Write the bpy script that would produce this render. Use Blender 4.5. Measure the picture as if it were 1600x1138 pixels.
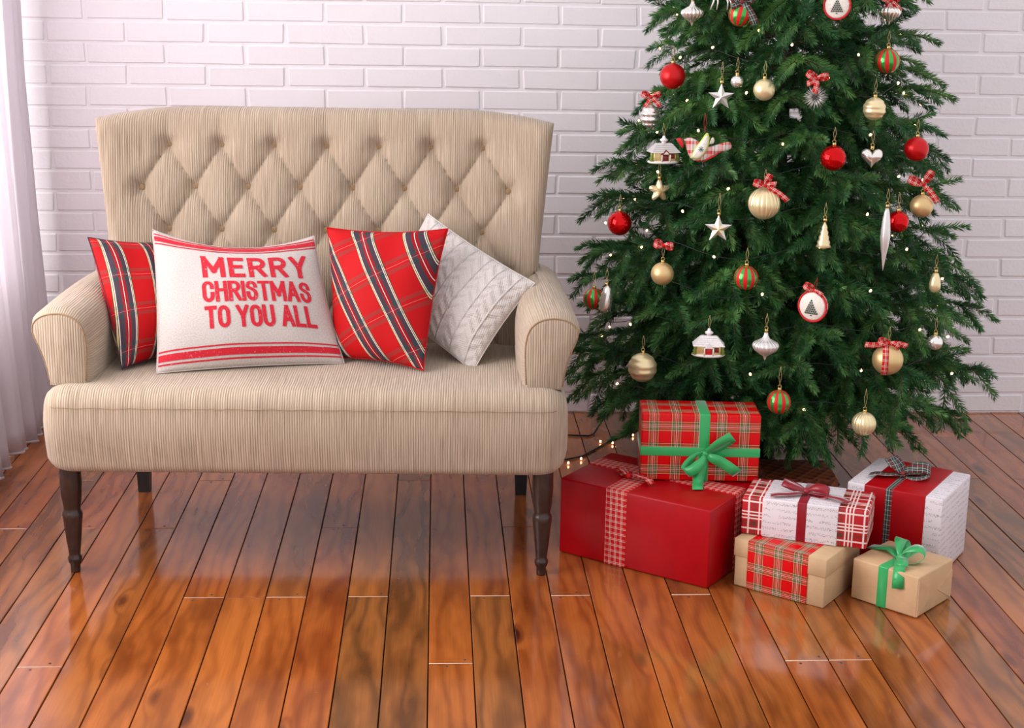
import bpy, bmesh, math, random
import numpy as np
from mathutils import Vector, Matrix

random.seed(7); rng = np.random.default_rng(11)
for o in list(bpy.data.objects): bpy.data.objects.remove(o, do_unlink=True)
S = bpy.context.scene
COL = S.collection
PI = math.pi

# ------------------------------------------------------------------ camera
F = 2300.0; H = 1.55
pitch = math.atan(543 / F); yaw = math.radians(3.0); roll = math.radians(0.85)
fw = Vector((math.sin(yaw) * math.cos(pitch), math.cos(yaw) * math.cos(pitch), -math.sin(pitch)))
r0 = Vector((math.cos(yaw), -math.sin(yaw), 0)); u0 = r0.cross(fw)
rt = r0 * math.cos(roll) + u0 * math.sin(roll); up = rt.cross(fw)
cam = bpy.data.cameras.new('camera'); camo = bpy.data.objects.new('camera', cam); COL.objects.link(camo)
m = Matrix.Identity(4)
for i in range(3):
    m[i][0], m[i][1], m[i][2] = rt[i], up[i], -fw[i]
m[2][3] = H
camo.matrix_world = m
cam.sensor_fit = 'HORIZONTAL'; cam.sensor_width = 36.0; cam.lens = F * 36 / 1600
cam.shift_y = -50 / 1600; cam.clip_end = 60
S.camera = camo

# ------------------------------------------------------------------ light
W = bpy.data.worlds.new('daylight'); S.world = W; W.use_nodes = True
bg = W.node_tree.nodes['Background']; bg.inputs[0].default_value = (0.965, 0.94, 0.985, 1); bg.inputs[1].default_value = 1.03
def area(name, loc, target, sx, sy, power, col):
    l = bpy.data.lights.new(name, 'AREA'); l.shape = 'RECTANGLE'; l.size = sx; l.size_y = sy
    l.energy = power; l.color = col
    o = bpy.data.objects.new(name, l); COL.objects.link(o); o.location = loc
    o.rotation_euler = (Vector(target) - Vector(loc)).to_track_quat('-Z', 'Y').to_euler()
    return o
area('window_left_offscreen', (-1.95, 3.5, 1.55), (0.6, 3.7, 0.7), 3.1, 1.9, 140, (1.0, 0.955, 0.975))
S.view_settings.view_transform = 'Standard'; S.view_settings.look = 'None'
S.view_settings.exposure = 0.06; S.view_settings.gamma = 1.0; S.view_settings.use_curve_mapping = False

# ------------------------------------------------------------------ material helpers
def lin(c):
    return tuple(((v / 255) / 12.92 if v / 255 <= 0.04045 else ((v / 255 + 0.055) / 1.055) ** 2.4) for v in c) + (1,)
class NT:
    def __init__(s, name):
        s.m = bpy.data.materials.new(name); s.m.use_nodes = True
        s.t = s.m.node_tree; s.b = s.t.nodes['Principled BSDF']; s.out = s.t.nodes['Material Output']
    def n(s, typ, **kw):
        nd = s.t.nodes.new(typ)
        for k, v in kw.items(): setattr(nd, k, v)
        return nd
    def l(s, a, b): s.t.links.new(a, b)
    def put(s, sock, v):
        if hasattr(v, 'is_output'): s.l(v, sock)
        else: sock.default_value = v
    def math(s, op, a, b=None, c=None):
        nd = s.n('ShaderNodeMath', operation=op)
        s.put(nd.inputs[0], a)
        if b is not None: s.put(nd.inputs[1], b)
        if c is not None: s.put(nd.inputs[2], c)
        return nd.outputs[0]
    def mix(s, f, a, b, typ='MIX'):
        nd = s.n('ShaderNodeMix', data_type='RGBA', blend_type=typ)
        s.put(nd.inputs[0], f); s.put(nd.inputs[6], a); s.put(nd.inputs[7], b)
        return nd.outputs[2]
    def ramp(s, f, stops, interp='LINEAR'):
        nd = s.n('ShaderNodeValToRGB'); nd.color_ramp.interpolation = interp
        e = nd.color_ramp.elements
        while len(e) > 1: e.remove(e[-1])
        e[0].position = stops[0][0]; e[0].color = stops[0][1]
        for p, c in stops[1:]:
            x = e.new(p); x.color = c
        s.put(nd.inputs[0], f); return nd.outputs[0]
    def noise(s, vec, scale, detail=3, rough=0.5):
        nd = s.n('ShaderNodeTexNoise'); nd.inputs['Scale'].default_value = scale
        nd.inputs['Detail'].default_value = detail; nd.inputs['Roughness'].default_value = rough
        if vec is not None: s.l(vec, nd.inputs['Vector'])
        return nd.outputs[0]
    def mapping(s, vec, scale=(1, 1, 1), rot=(0, 0, 0), loc=(0, 0, 0)):
        nd = s.n('ShaderNodeMapping'); s.l(vec, nd.inputs[0])
        s.put(nd.inputs[1], loc); nd.inputs[2].default_value = rot; nd.inputs[3].default_value = scale
        return nd.outputs[0]
    def uv(s): return s.n('ShaderNodeTexCoord').outputs['UV']
    def obj(s): return s.n('ShaderNodeTexCoord').outputs['Object']
    def sep(s, v):
        nd = s.n('ShaderNodeSeparateXYZ'); s.l(v, nd.inputs[0]); return nd.outputs
    def bump(s, h, strength, dist):
        nd = s.n('ShaderNodeBump'); nd.inputs['Strength'].default_value = strength; nd.inputs['Distance'].default_value = dist
        s.l(h, nd.inputs['Height']); s.l(nd.outputs[0], s.b.inputs['Normal'])
    def set(s, **kw):
        for k, v in kw.items(): s.put(s.b.inputs[k.replace('_', ' ')], v)
        return s.m
def plain(name, col, rough=0.6, metal=0.0, nscale=60, namt=0.12, bump=0.0, **kw):
    t = NT(name); c = lin(col)
    nz = t.noise(t.obj(), nscale, 3); nb_ = t.noise(t.mapping(t.obj(), loc=(3.1, 7.7, 1.3)), nscale * 1.37, 3)
    d = tuple(v * (1 - namt) for v in c[:3]) + (1,); e = tuple(min(1, v * (1 + namt)) for v in c[:3]) + (1,)
    t.set(Base_Color=t.ramp(nz, [(0.3, d), (0.7, e)]), Roughness=rough, Metallic=metal, **kw)
    if bump: t.bump(nb_, bump, 0.002)
    return t.m

# ------------------------------------------------------------------ mesh helpers
def tag(o, label=None, cat=None, group=None, kind=None):
    if label: o['label'] = label
    if cat: o['category'] = cat
    if group: o['group'] = group
    if kind: o['kind'] = kind
    return o
def empty(name, loc=(0, 0, 0), rz=0.0, label=None, cat=None, group=None):
    o = bpy.data.objects.new(name, None); COL.objects.link(o); o.location = loc; o.rotation_euler = (0, 0, rz)
    o.empty_display_size = 0.02
    return tag(o, label, cat, group)
def link(name, me, mats, parent=None, loc=(0, 0, 0), rot=(0, 0, 0)):
    if mats is not None and not me.materials:
        for mm in (mats if isinstance(mats, (list, tuple)) else [mats]): me.materials.append(mm)
    o = bpy.data.objects.new(name, me); COL.objects.link(o); o.parent = parent; o.location = loc; o.rotation_euler = rot
    return o
class MB:
    def __init__(s): s.v = []; s.f = []; s.uv = []; s.mi = []; s.smooth = True
    def add(s, verts, faces, uvs=None, mi=0):
        b = len(s.v); s.v += [tuple(p) for p in verts]
        s.f += [tuple(i + b for i in f) for f in faces]; s.mi += [mi] * len(faces)
        s.uv += list(uvs) if uvs is not None else [(0, 0)] * len(verts)
        return s
    def grid(s, P, UV=None, closed_u=False, mi=0, flip=False):
        # P [i][j] -> points
        n, k = len(P), len(P[0]); V = [p for r in P for p in r]; U = [q for r in UV for q in r] if UV else None
        Fc = []
        for i in range(n - 1 if not closed_u else n):
            for j in range(k - 1):
                a, b, c, d = i * k + j, ((i + 1) % n) * k + j, ((i + 1) % n) * k + j + 1, i * k + j + 1
                Fc.append((a, d, c, b) if flip else (a, b, c, d))
        return s.add(V, Fc, U, mi)
    def box(s, x0, x1, y0, y1, z0, z1, mi=0):
        V = [(x, y, z) for z in (z0, z1) for y in (y0, y1) for x in (x0, x1)]
        return s.add(V, [(0, 2, 3, 1), (4, 5, 7, 6), (0, 1, 5, 4), (2, 6, 7, 3), (0, 4, 6, 2), (1, 3, 7, 5)], None, mi)
    def tube(s, pts, rad, seg=8, mi=0, cap=True):
        pts = [Vector(p) for p in pts]; rings = []
        prev = None
        for i, p in enumerate(pts):
            t = (pts[min(i + 1, len(pts) - 1)] - pts[max(i - 1, 0)]).normalized()
            if prev is None:
                a = Vector((0, 0, 1)) if abs(t.z) < 0.9 else Vector((1, 0, 0))
                n1 = t.cross(a).normalized()
            else: n1 = (prev - t * prev.dot(t)).normalized()
            prev = n1; n2 = t.cross(n1)
            rr = rad[i] if isinstance(rad, (list, tuple)) else rad
            rings.append([p + (n1 * math.cos(2 * PI * k / seg) + n2 * math.sin(2 * PI * k / seg)) * rr for k in range(seg)])
        b = len(s.v); V = [p for r in rings for p in r]; Fc = []
        for i in range(len(rings) - 1):
            for k in range(seg):
                Fc.append((i * seg + k, i * seg + (k + 1) % seg, (i + 1) * seg + (k + 1) % seg, (i + 1) * seg + k))
        if cap:
            Fc.append(tuple(range(seg - 1, -1, -1))); Fc.append(tuple((len(rings) - 1) * seg + k for k in range(seg)))
        return s.add(V, Fc, None, mi)
    def lathe(s, prof, seg=32, flute=0, amp=0.0, mi=0, power=1.0, c=(0, 0, 0)):
        # prof: (r,z) bottom->top
        P = []; U = []
        for k in range(seg + 1):
            a = 2 * PI * k / seg
            fl = 1 - amp * (1 - abs(math.sin(flute * a / 2)) ** power) if flute else 1
            P.append([(c[0] + r * fl * math.cos(a), c[1] + r * fl * math.sin(a), c[2] + z) for r, z in prof]); U.append([(k / seg, z) for r, z in prof])
        return s.grid(P, U, mi=mi)
    def ribbon(s, pts, wdir, width, th=0.0008, mi=0):
        # flat ribbon along pts; wdir = vector or list of vectors (unit), closed thin solid
        pts = [Vector(p) for p in pts]; n = len(pts)
        ws = [Vector(w).normalized() for w in wdir] if isinstance(wdir[0], (tuple, list, Vector)) else [Vector(wdir).normalized()] * n
        wid = width if isinstance(width, (list, tuple)) else [width] * n
        V = []; U = []; L = 0
        for i, p in enumerate(pts):
            if i: L += (p - pts[i - 1]).length
            t = (pts[min(i + 1, n - 1)] - pts[max(i - 1, 0)]).normalized()
            w = ws[i]; nn = t.cross(w).normalized(); h = wid[i] / 2
            V += [p - w * h + nn * th, p + w * h + nn * th, p + w * h - nn * th, p - w * h - nn * th]
            U += [(0, L), (wid[i], L), (wid[i], L), (0, L)]
        Fc = []
        for i in range(n - 1):
            for k in range(4):
                Fc.append((i * 4 + k, i * 4 + (k + 1) % 4, i * 4 + 4 + (k + 1) % 4, i * 4 + 4 + k))
        Fc += [(3, 2, 1, 0), tuple((n - 1) * 4 + k for k in range(4))]
        return s.add(V, Fc, U, mi)
    def mesh(s, name, smooth=None):
        me = bpy.data.meshes.new(name); me.from_pydata(s.v, [], s.f); me.update()
        sm = s.smooth if smooth is None else smooth
        me.polygons.foreach_set('use_smooth', [sm] * len(s.f)); me.polygons.foreach_set('material_index', s.mi)
        ul = me.uv_layers.new(name='UVMap'); li = np.empty(len(me.loops), dtype=np.int32); me.loops.foreach_get('vertex_index', li)
        ul.data.foreach_set('uv', np.array(s.uv, dtype=np.float32)[li].ravel())
        return me
    def build(s, name, mats, parent=None, loc=(0, 0, 0), rot=(0, 0, 0), smooth=None):
        return link(name, s.mesh(name, smooth), mats, parent, loc, rot)
def weld(me, d=1e-5):
    bm = bmesh.new(); bm.from_mesh(me); bmesh.ops.remove_doubles(bm, verts=bm.verts, dist=d)
    bmesh.ops.recalc_face_normals(bm, faces=bm.faces); bm.to_mesh(me); bm.free(); return me
def rbox(name, x0, x1, y0, y1, z0, z1, bev=0.003, seg=2, smooth=True, sub=0):
    bm = bmesh.new(); bmesh.ops.create_cube(bm, size=1)
    for v in bm.verts:
        v.co.x = x0 if v.co.x < 0 else x1; v.co.y = y0 if v.co.y < 0 else y1; v.co.z = z0 if v.co.z < 0 else z1
    if bev > 0: bmesh.ops.bevel(bm, geom=list(bm.edges), offset=bev, segments=seg, profile=0.5, affect='EDGES')
    if sub: bmesh.ops.subdivide_edges(bm, edges=[e for e in bm.edges if e.calc_length() > 0.05], cuts=sub, use_grid_fill=True)
    me = bpy.data.meshes.new(name); bm.to_mesh(me); bm.free()
    me.polygons.foreach_set('use_smooth', [smooth] * len(me.polygons))
    if smooth:
        try: me.set_sharp_from_angle(angle=math.radians(50))
        except Exception: pass
    boxuv(me); return me
def boxuv(me, swap=False):
    ul = me.uv_layers.get('UVMap') or me.uv_layers.new(name='UVMap')
    for p in me.polygons:
        n = p.normal; ax = max(range(3), key=lambda i: abs(n[i]))
        for li in p.loop_indices:
            c = me.vertices[me.loops[li].vertex_index].co
            ul.data[li].uv = (c.y, c.z) if ax == 0 else ((c.x, c.z) if ax == 1 else (c.x, c.y))
    return me
def joinmesh(name, meshes):
    bm = bmesh.new()
    for q in meshes: bm.from_mesh(q)
    me = bpy.data.meshes.new(name); bm.to_mesh(me); bm.free(); return me

# ------------------------------------------------------------------ materials
def m_brick():
    t = NT('white_painted_brick'); tc = t.obj()
    n1 = t.noise(tc, 9, 3); n2 = t.noise(tc, 90, 4, 0.6)
    rnd = t.n('ShaderNodeObjectInfo').outputs['Random']
    c = lin((241, 235, 237))
    c = t.mix(t.math('MULTIPLY', rnd, 0.35), c, lin((231, 223, 225)))
    t.set(Base_Color=c, Roughness=0.62)
    t.bump(t.math('ADD', t.math('MULTIPLY', n1, 0.8), t.math('MULTIPLY', n2, 0.35)), 0.55, 0.006); return t.m
M_BRICK = m_brick()
M_PLASTER = plain('white_plaster', (240, 235, 237), 0.75, nscale=14, namt=0.03, bump=0.25)
def m_wood():
    t = NT('varnished_pine'); oi = t.n('ShaderNodeObjectInfo').outputs['Random']
    tc = t.obj()
    off = t.n('ShaderNodeCombineXYZ'); t.l(t.math('MULTIPLY', oi, 37.0), off.inputs[0]); t.l(t.math('MULTIPLY', oi, 91.0), off.inputs[1])
    v = t.n('ShaderNodeVectorMath', operation='ADD'); t.l(tc, v.inputs[0]); t.l(off.outputs[0], v.inputs[1]); v = v.outputs[0]
    warp = t.noise(t.mapping(v, (6, 1.6, 1)), 1.0, 2)
    s = t.sep(v)
    # growth rings running along the board, bent by knots
    vor = t.n('ShaderNodeTexVoronoi'); t.l(t.mapping(v, (7.5, 2.4, 0.0)), vor.inputs['Vector']); vor.inputs['Scale'].default_value = 1.0
    vd = vor.outputs['Distance']; vc = t.sep(vor.outputs['Color'])[0]
    has = t.math('GREATER_THAN', vc, 0.48)
    knot = t.math('MULTIPLY', t.math('SUBTRACT', 1.0, t.math('SMOOTH_MIN', 1.0, t.math('MULTIPLY', vd, 4.2), 0.1)), has)
    ring = t.math('ADD', t.math('MULTIPLY', s[0], 120.0), t.math('ADD', t.math('MULTIPLY', warp, 26.0), t.math('MULTIPLY', knot, 9.0)))
    wav = t.math('POWER', t.math('MULTIPLY_ADD', t.math('SINE', ring), 0.5, 0.5), 2.2)
    fib = t.noise(t.mapping(v, (220, 5, 1)), 1.0, 3, 0.6)
    blot = t.noise(t.mapping(v, (9, 2.2, 1)), 1.0, 3, 0.6)
    base = t.ramp(oi, [(0.0, lin((172, 94, 42))), (0.16, lin((156, 72, 32))), (0.3, lin((190, 108, 48))), (0.44, lin((122, 84, 48))), (0.56, lin((184, 94, 38))), (0.68, lin((162, 82, 38))), (0.8, lin((112, 80, 46))), (0.88, lin((200, 118, 54))), (1.0, lin((168, 88, 40)))])
    dark = t.mix(1.0, base, (0.30, 0.22, 0.18, 1), 'MULTIPLY')
    lite = t.mix(0.42, base, lin((206, 122, 54)))
    c = t.mix(t.math('MULTIPLY', wav, 0.75), lite, t.mix(0.35, base, dark))
    c = t.mix(t.ramp(blot, [(0.44, (0, 0, 0, 1)), (0.70, (0.8, 0.8, 0.8, 1))]), c, dark)
    c = t.mix(t.math('MULTIPLY', fib, 0.5), c, dark)
    c = t.mix(t.ramp(knot, [(0.35, (0, 0, 0, 1)), (0.75, (1, 1, 1, 1))]), c, lin((70, 28, 16)))
    # worn pale flecks
    fl = t.noise(t.mapping(v, (30, 30, 1)), 1.0, 4, 0.75)
    c = t.mix(t.ramp(fl, [(0.70, (0, 0, 0, 1)), (0.74, (0.6, 0.6, 0.6, 1))]), c, lin((205, 160, 120)))
    t.set(Base_Color=c, Roughness=t.ramp(blot, [(0.3, (0.10,) * 3 + (1,)), (0.8, (0.2,) * 3 + (1,))]), IOR=1.5, Coat_Weight=0.45, Coat_Roughness=0.07, Coat_IOR=1.5)
    t.bump(t.math('ADD', t.math('MULTIPLY', fib, 0.5), blot), 0.06, 0.004); return t.m
M_WOOD = m_wood()
M_GAP = plain('dark_floor_gap', (40, 24, 16), 0.9)
def m_cord():
    t = NT('beige_corduroy'); uv = t.uv(); s = t.sep(uv)
    wob = t.noise(t.obj(), 14, 2)
    w0 = w = t.math('SINE', t.math('ADD', t.math('MULTIPLY', s[0], 2 * PI / 0.0064), t.math('MULTIPLY', wob, 3.0)))
    n = t.noise(t.mapping(uv, (300, 60, 1)), 1.0, 3, 0.7); pt = t.noise(t.obj(), 7, 3)
    l1 = t.noise(t.mapping(uv, (330, 7, 1)), 1.0, 2, 0.6)
    w = t.math('MULTIPLY', t.math('SUBTRACT', l1, 0.5), 3.4)   # uneven yarn colour
    c = t.mix(t.math('MULTIPLY_ADD', w, 0.5, 0.5), lin((118, 99, 80)), lin((200, 180, 157)))
    c = t.mix(t.math('MULTIPLY', n, 0.45), c, lin((164, 142, 117)))
    c = t.mix(t.ramp(pt, [(0.35, (0, 0, 0, 1)), (0.75, (0.35, 0.35, 0.35, 1))]), c, lin((192, 174, 150)))
    t.set(Base_Color=c, Roughness=0.95, Sheen_Weight=0.2, Sheen_Roughness=0.5)
    t.bump(t.math('ADD', t.math('MULTIPLY', w0, 0.5), t.noise(t.mapping(uv, (310, 70, 1), loc=(2.7, 1.9, 0)), 1.0, 3, 0.7)), 0.6, 0.0018); return t.m
M_CORD = m_cord()
M_SEAM = plain('beige_piping', (150, 122, 90), 0.9, nscale=200, namt=0.2)
M_DARKWOOD = plain('dark_stained_wood', (52, 34, 28), 0.28, nscale=40, namt=0.35)
M_BLACKWOOD = plain('blackish_wood', (26, 22, 22), 0.4, nscale=40, namt=0.2)
def stripes(t, x, period, stops):
    return t.ramp(t.math('FRACT', t.math('MULTIPLY', x, 1.0 / period)), [(p, lin(c)) for p, c in stops], 'CONSTANT')
def m_plaid(name, pu, su, pv, sv, fac=0.5, rot=0.0, rough=0.7, sheen=0.0, off=(0, 0, 0), weave=0.15):
    t = NT(name); v = t.mapping(t.uv(), rot=(0, 0, rot), loc=off); s = t.sep(v)
    a = stripes(t, s[0], pu, su); b = stripes(t, s[1], pv, sv)
    if fac == 'screen': c = t.mix(1.0, a, b, 'LIGHTEN')
    else: c = t.mix(fac, a, b)
    n = t.noise(t.mapping(v, (500, 500, 1)), 1.0, 2)
    c = t.mix(t.math('MULTIPLY', n, weave), c, (0.05, 0.01, 0.01, 1))
    t.set(Base_Color=c, Roughness=rough, Sheen_Weight=sheen, Specular_IOR_Level=0.25); t.bump(t.noise(t.mapping(v, (560, 560, 1), loc=(3.3, 1.1, 0)), 1.0, 2), 0.15, 0.0008); return t.m
RED = (186, 6, 12); GRY = (50, 56, 66); GRN = (34, 78, 70); WHT = (240, 232, 222); YEL = (232, 214, 150); DRD = (150, 8, 20)
SU = [(0, RED), (0.36, (50, 48, 66)), (0.375, YEL), (0.392, (50, 48, 66)), (0.405, WHT), (0.42, GRY), (0.53, DRD), (0.585, WHT), (0.597, DRD), (0.655, GRY), (0.765, WHT), (0.78, (50, 48, 66)), (0.795, YEL), (0.812, (50, 48, 66)), (0.83, RED)]
SV = [(0, RED), (0.40, (96, 90, 84)), (0.50, RED), (0.62, (96, 90, 84)), (0.72, RED), (0.84, (230, 150, 130)), (0.85, RED)]
def m_tartan(name, rot, period, off=(0, 0, 0)):
    # dark bands of the warp over a weaker weft
    t = NT(name); v = t.mapping(t.uv(), rot=(0, 0, rot), loc=off); s = t.sep(v)
    a = stripes(t, s[0], period, SU)
    wk = t.ramp(t.math('FRACT', t.math('MULTIPLY', s[1], 1.0 / period)), [(0, (0.05,) * 3 + (1,)), (0.40, (0.30,) * 3 + (1,)), (0.5, (0.10,) * 3 + (1,)), (0.56, (0.45,) * 3 + (1,)), (0.57, (0.10,) * 3 + (1,)), (0.65, (0.30,) * 3 + (1,)), (0.75, (0.05,) * 3 + (1,))], 'CONSTANT')
    b = stripes(t, s[1], period, [(0, (190, 8, 12)), (0.40, GRN), (0.5, (190, 8, 12)), (0.56, (225, 190, 180)), (0.57, (190, 8, 12)), (0.65, GRN), (0.75, (190, 8, 12))])
    c = t.mix(wk, a, b); n = t.noise(t.mapping(v, (420, 420, 1)), 1.0, 2)
    c = t.mix(t.math('MULTIPLY', n, 0.22), c, (0.02, 0.0, 0.0, 1))
    t.set(Base_Color=c, Roughness=0.7, Specular_IOR_Level=0.2); t.bump(t.noise(t.mapping(v, (470, 470, 1), loc=(3.3, 1.1, 0)), 1.0, 2), 0.2, 0.0008); return t.m
def m_linen():
    t = NT('white_linen'); n = t.noise(t.mapping(t.uv(), (260, 260, 1)), 1.0, 3)
    t.set(Base_Color=t.ramp(n, [(0.3, lin((174, 163, 156))), (0.7, lin((198, 189, 183)))]), Roughness=0.9, Sheen_Weight=0.2)
    t.bump(t.noise(t.mapping(t.uv(), (290, 290, 1), loc=(1.7, 4.1, 0)), 1.0, 3), 0.3, 0.001); return t.m
M_LINEN = m_linen()
def m_print():
    t = NT('worn_red_print'); n = t.noise(t.obj(), 190, 4, 0.7)
    t.set(Base_Color=t.ramp(n, [(0.60, lin((190, 18, 40))), (0.72, lin((222, 150, 150)))]), Roughness=0.85); return t.m
M_PRINT = m_print()
def m_knit():
    t = NT('white_cable_knit'); uv = t.uv(); s = t.sep(uv)
    col = t.math('FRACT', t.math('MULTIPLY', s[0], 1 / 0.052))
    row = t.math('MULTIPLY', s[1], 2 * PI / 0.034)
    cab = t.math('SINE', t.math('ADD', row, t.math('MULTIPLY', t.math('ABSOLUTE', t.math('SUBTRACT', col, 0.5)), 9.0)))
    edge = t.math('SMOOTH_MIN', t.math('MULTIPLY', t.math('ABSOLUTE', t.math('SUBTRACT', col, 0.08)), 14.0), 1.0, 0.3)
    st = t.math('MULTIPLY', t.math('SINE', t.math('MULTIPLY', s[0], 2 * PI / 0.006)), t.math('SINE', t.math('MULTIPLY', s[1], 2 * PI / 0.006)))
    h = t.math('ADD', t.math('ADD', t.math('MULTIPLY', cab, 0.5), edge), t.math('MULTIPLY', st, 0.16))
    c = lin((208, 199, 193))
    t.set(Base_Color=c, Roughness=0.95, Sheen_Weight=0.3); t.bump(h, 0.8, 0.005); return t.m
M_KNIT = m_knit()
# wrapping papers
TART = [(0, (214, 0, 6)), (0.27, (40, 24, 56)), (0.29, (206, 0, 8)), (0.32, (226, 200, 150)), (0.345, (36, 28, 48)), (0.37, (92, 108, 52)), (0.45, (228, 218, 186)), (0.467, (130, 8, 18)), (0.515, (246, 240, 232)), (0.54, (130, 8, 18)), (0.593, (228, 218, 186)), (0.61, (92, 108, 52)), (0.69, (36, 28, 48)), (0.715, (226, 200, 150)), (0.74, (206, 0, 8)), (0.77, (40, 24, 56)), (0.79, (214, 0, 6))]
M_TARTPAPER = m_plaid('tartan_wrapping_paper', 0.062, TART, 0.062, TART, 0.5, 0, 0.38, weave=0.05)
M_TARTBAND = m_plaid('tartan_paper_band', 0.055, TART, 0.055, TART, 0.5, 0, 0.35, off=(0.01, 0.02, 0), weave=0.05)
GING = [(0, (200, 8, 14)), (0.34, (50, 20, 26)), (0.40, (236, 214, 200)), (0.52, (200, 8, 14)), (0.66, (236, 214, 200)), (0.74, (200, 8, 14))]
M_REDRIB = m_plaid('red_plaid_ribbon', 0.017, GING, 0.017, GING, 0.5, 0, 0.55, weave=0.1)
WIN = [(0, (176, 10, 24)), (0.22, (240, 226, 216)), (0.27, (110, 60, 44)), (0.50, (176, 10, 24)), (0.66, (240, 226, 216)), (0.71, (176, 10, 24)), (0.76, (240, 226, 216)), (0.80, (176, 10, 24)), (0.85, (240, 226, 216)), (0.89, (176, 10, 24))]
def m_window():
    t = NT('red_white_check_paper'); s = t.sep(t.uv())
    def wh(x):
        return t.ramp(t.math('FRACT', t.math('MULTIPLY', x, 1 / 0.075)), [(0, (0, 0, 0, 1)), (0.22, (1, 1, 1, 1)), (0.28, (0, 0, 0, 1)), (0.60, (1, 1, 1, 1)), (0.65, (0, 0, 0, 1)), (0.72, (1, 1, 1, 1)), (0.77, (0, 0, 0, 1)), (0.84, (1, 1, 1, 1)), (0.89, (0, 0, 0, 1))], 'CONSTANT')
    def br(x):
        return t.ramp(t.math('FRACT', t.math('MULTIPLY', x, 1 / 0.075)), [(0, (0, 0, 0, 1)), (0.36, (0.5, 0.5, 0.5, 1)), (0.52, (0, 0, 0, 1))], 'CONSTANT')
    c = t.mix(t.math('ADD', br(s[0]), br(s[1])), lin((186, 12, 26)), lin((96, 52, 40)))
    c = t.mix(t.math('MULTIPLY', t.math('MAXIMUM', wh(s[0]), wh(s[1])), 0.9), c, lin((240, 228, 220)))
    t.set(Base_Color=c, Roughness=0.4); return t.m
M_WINDOW = m_window()
def m_script(name, rot=0.0):
    t = NT(name); v = t.mapping(t.uv(), rot=(0, 0, rot)); s = t.sep(v)
    n = t.noise(t.mapping(v, (90, 90, 1)), 1.0, 1); gap = t.noise(t.mapping(v, (28, 52, 1)), 1.0, 2)
    y = t.math('MULTIPLY', s[1], 1 / 0.0175)
    fy = t.math('SUBTRACT', t.math('FRACT', y), 0.5)
    wv = t.math('MULTIPLY', t.math('SINE', t.math('ADD', t.math('MULTIPLY', s[0], 2 * PI / 0.0075), t.math('MULTIPLY', n, 18.0))), t.math('MULTIPLY', n, 0.34))
    d = t.math('ABSOLUTE', t.math('SUBTRACT', fy, wv))
    ink = t.math('MULTIPLY', t.math('LESS_THAN', d, 0.062), t.math('GREATER_THAN', gap, 0.44))
    c = t.mix(t.math('MULTIPLY', ink, 0.62), lin((226, 217, 220)), lin((70, 62, 70)))
    t.set(Base_Color=c, Roughness=0.5); return t.m
M_SCRIPT = m_script('handwriting_paper')
def m_paper(name, col, rough=0.35, cr=0.25):
    t = NT(name); n = t.noise(t.obj(), 22, 4, 0.6); c = lin(col)
    t.set(Base_Color=t.ramp(n, [(0.3, tuple(v * 0.86 for v in c[:3]) + (1,)), (0.7, c)]), Roughness=rough, Specular_IOR_Level=0.3)
    t.bump(t.noise(t.mapping(t.obj(), loc=(5.2, 2.4, 8.1)), 24, 4, 0.6), cr, 0.004); return t.m
M_REDPAPER = m_paper('red_wrapping_paper', (172, 0, 14), 0.34)
M_KRAFT = m_paper('kraft_paper', (212, 174, 132), 0.55)
M_KRAFTBOX = m_paper('kraft_card', (214, 180, 138), 0.6, 0.1)
def m_satin(name, col):
    t = NT(name); t.set(Base_Color=lin(col), Roughness=0.28, Sheen_Weight=0.6, Sheen_Roughness=0.3, Anisotropic=0.5)
    n = t.noise(t.mapping(t.uv(), (160, 30, 1)), 1.0, 2); t.bump(n, 0.12, 0.002); return t.m
M_GREEN = m_satin('green_satin_ribbon', (48, 168, 92))
M_BURG = m_satin('burgundy_ribbon', (140, 10, 30))
M_SHEERTART = m_plaid('dark_tartan_ribbon', 0.021, [(0, (160, 24, 30)), (0.10, (40, 66, 62)), (0.30, (226, 226, 220)), (0.36, (40, 66, 62)), (0.62, (226, 226, 220)), (0.68, (52, 60, 56)), (0.90, (160, 24, 30))], 0.014, [(0, (44, 64, 60)), (0.35, (214, 210, 204)), (0.45, (70, 44, 46)), (0.8, (44, 84, 74))], 0.5, 0, 0.3)
M_BROWNCHECK = m_plaid('brown_check_paper', 0.042, [(0, (150, 78, 46)), (0.5, (92, 40, 28)), (0.8, (176, 108, 66))], 0.03, [(0, (150, 80, 46)), (0.5, (74, 34, 26)), (0.85, (120, 62, 40))], 0.5, 0.6, 0.6)

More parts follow.
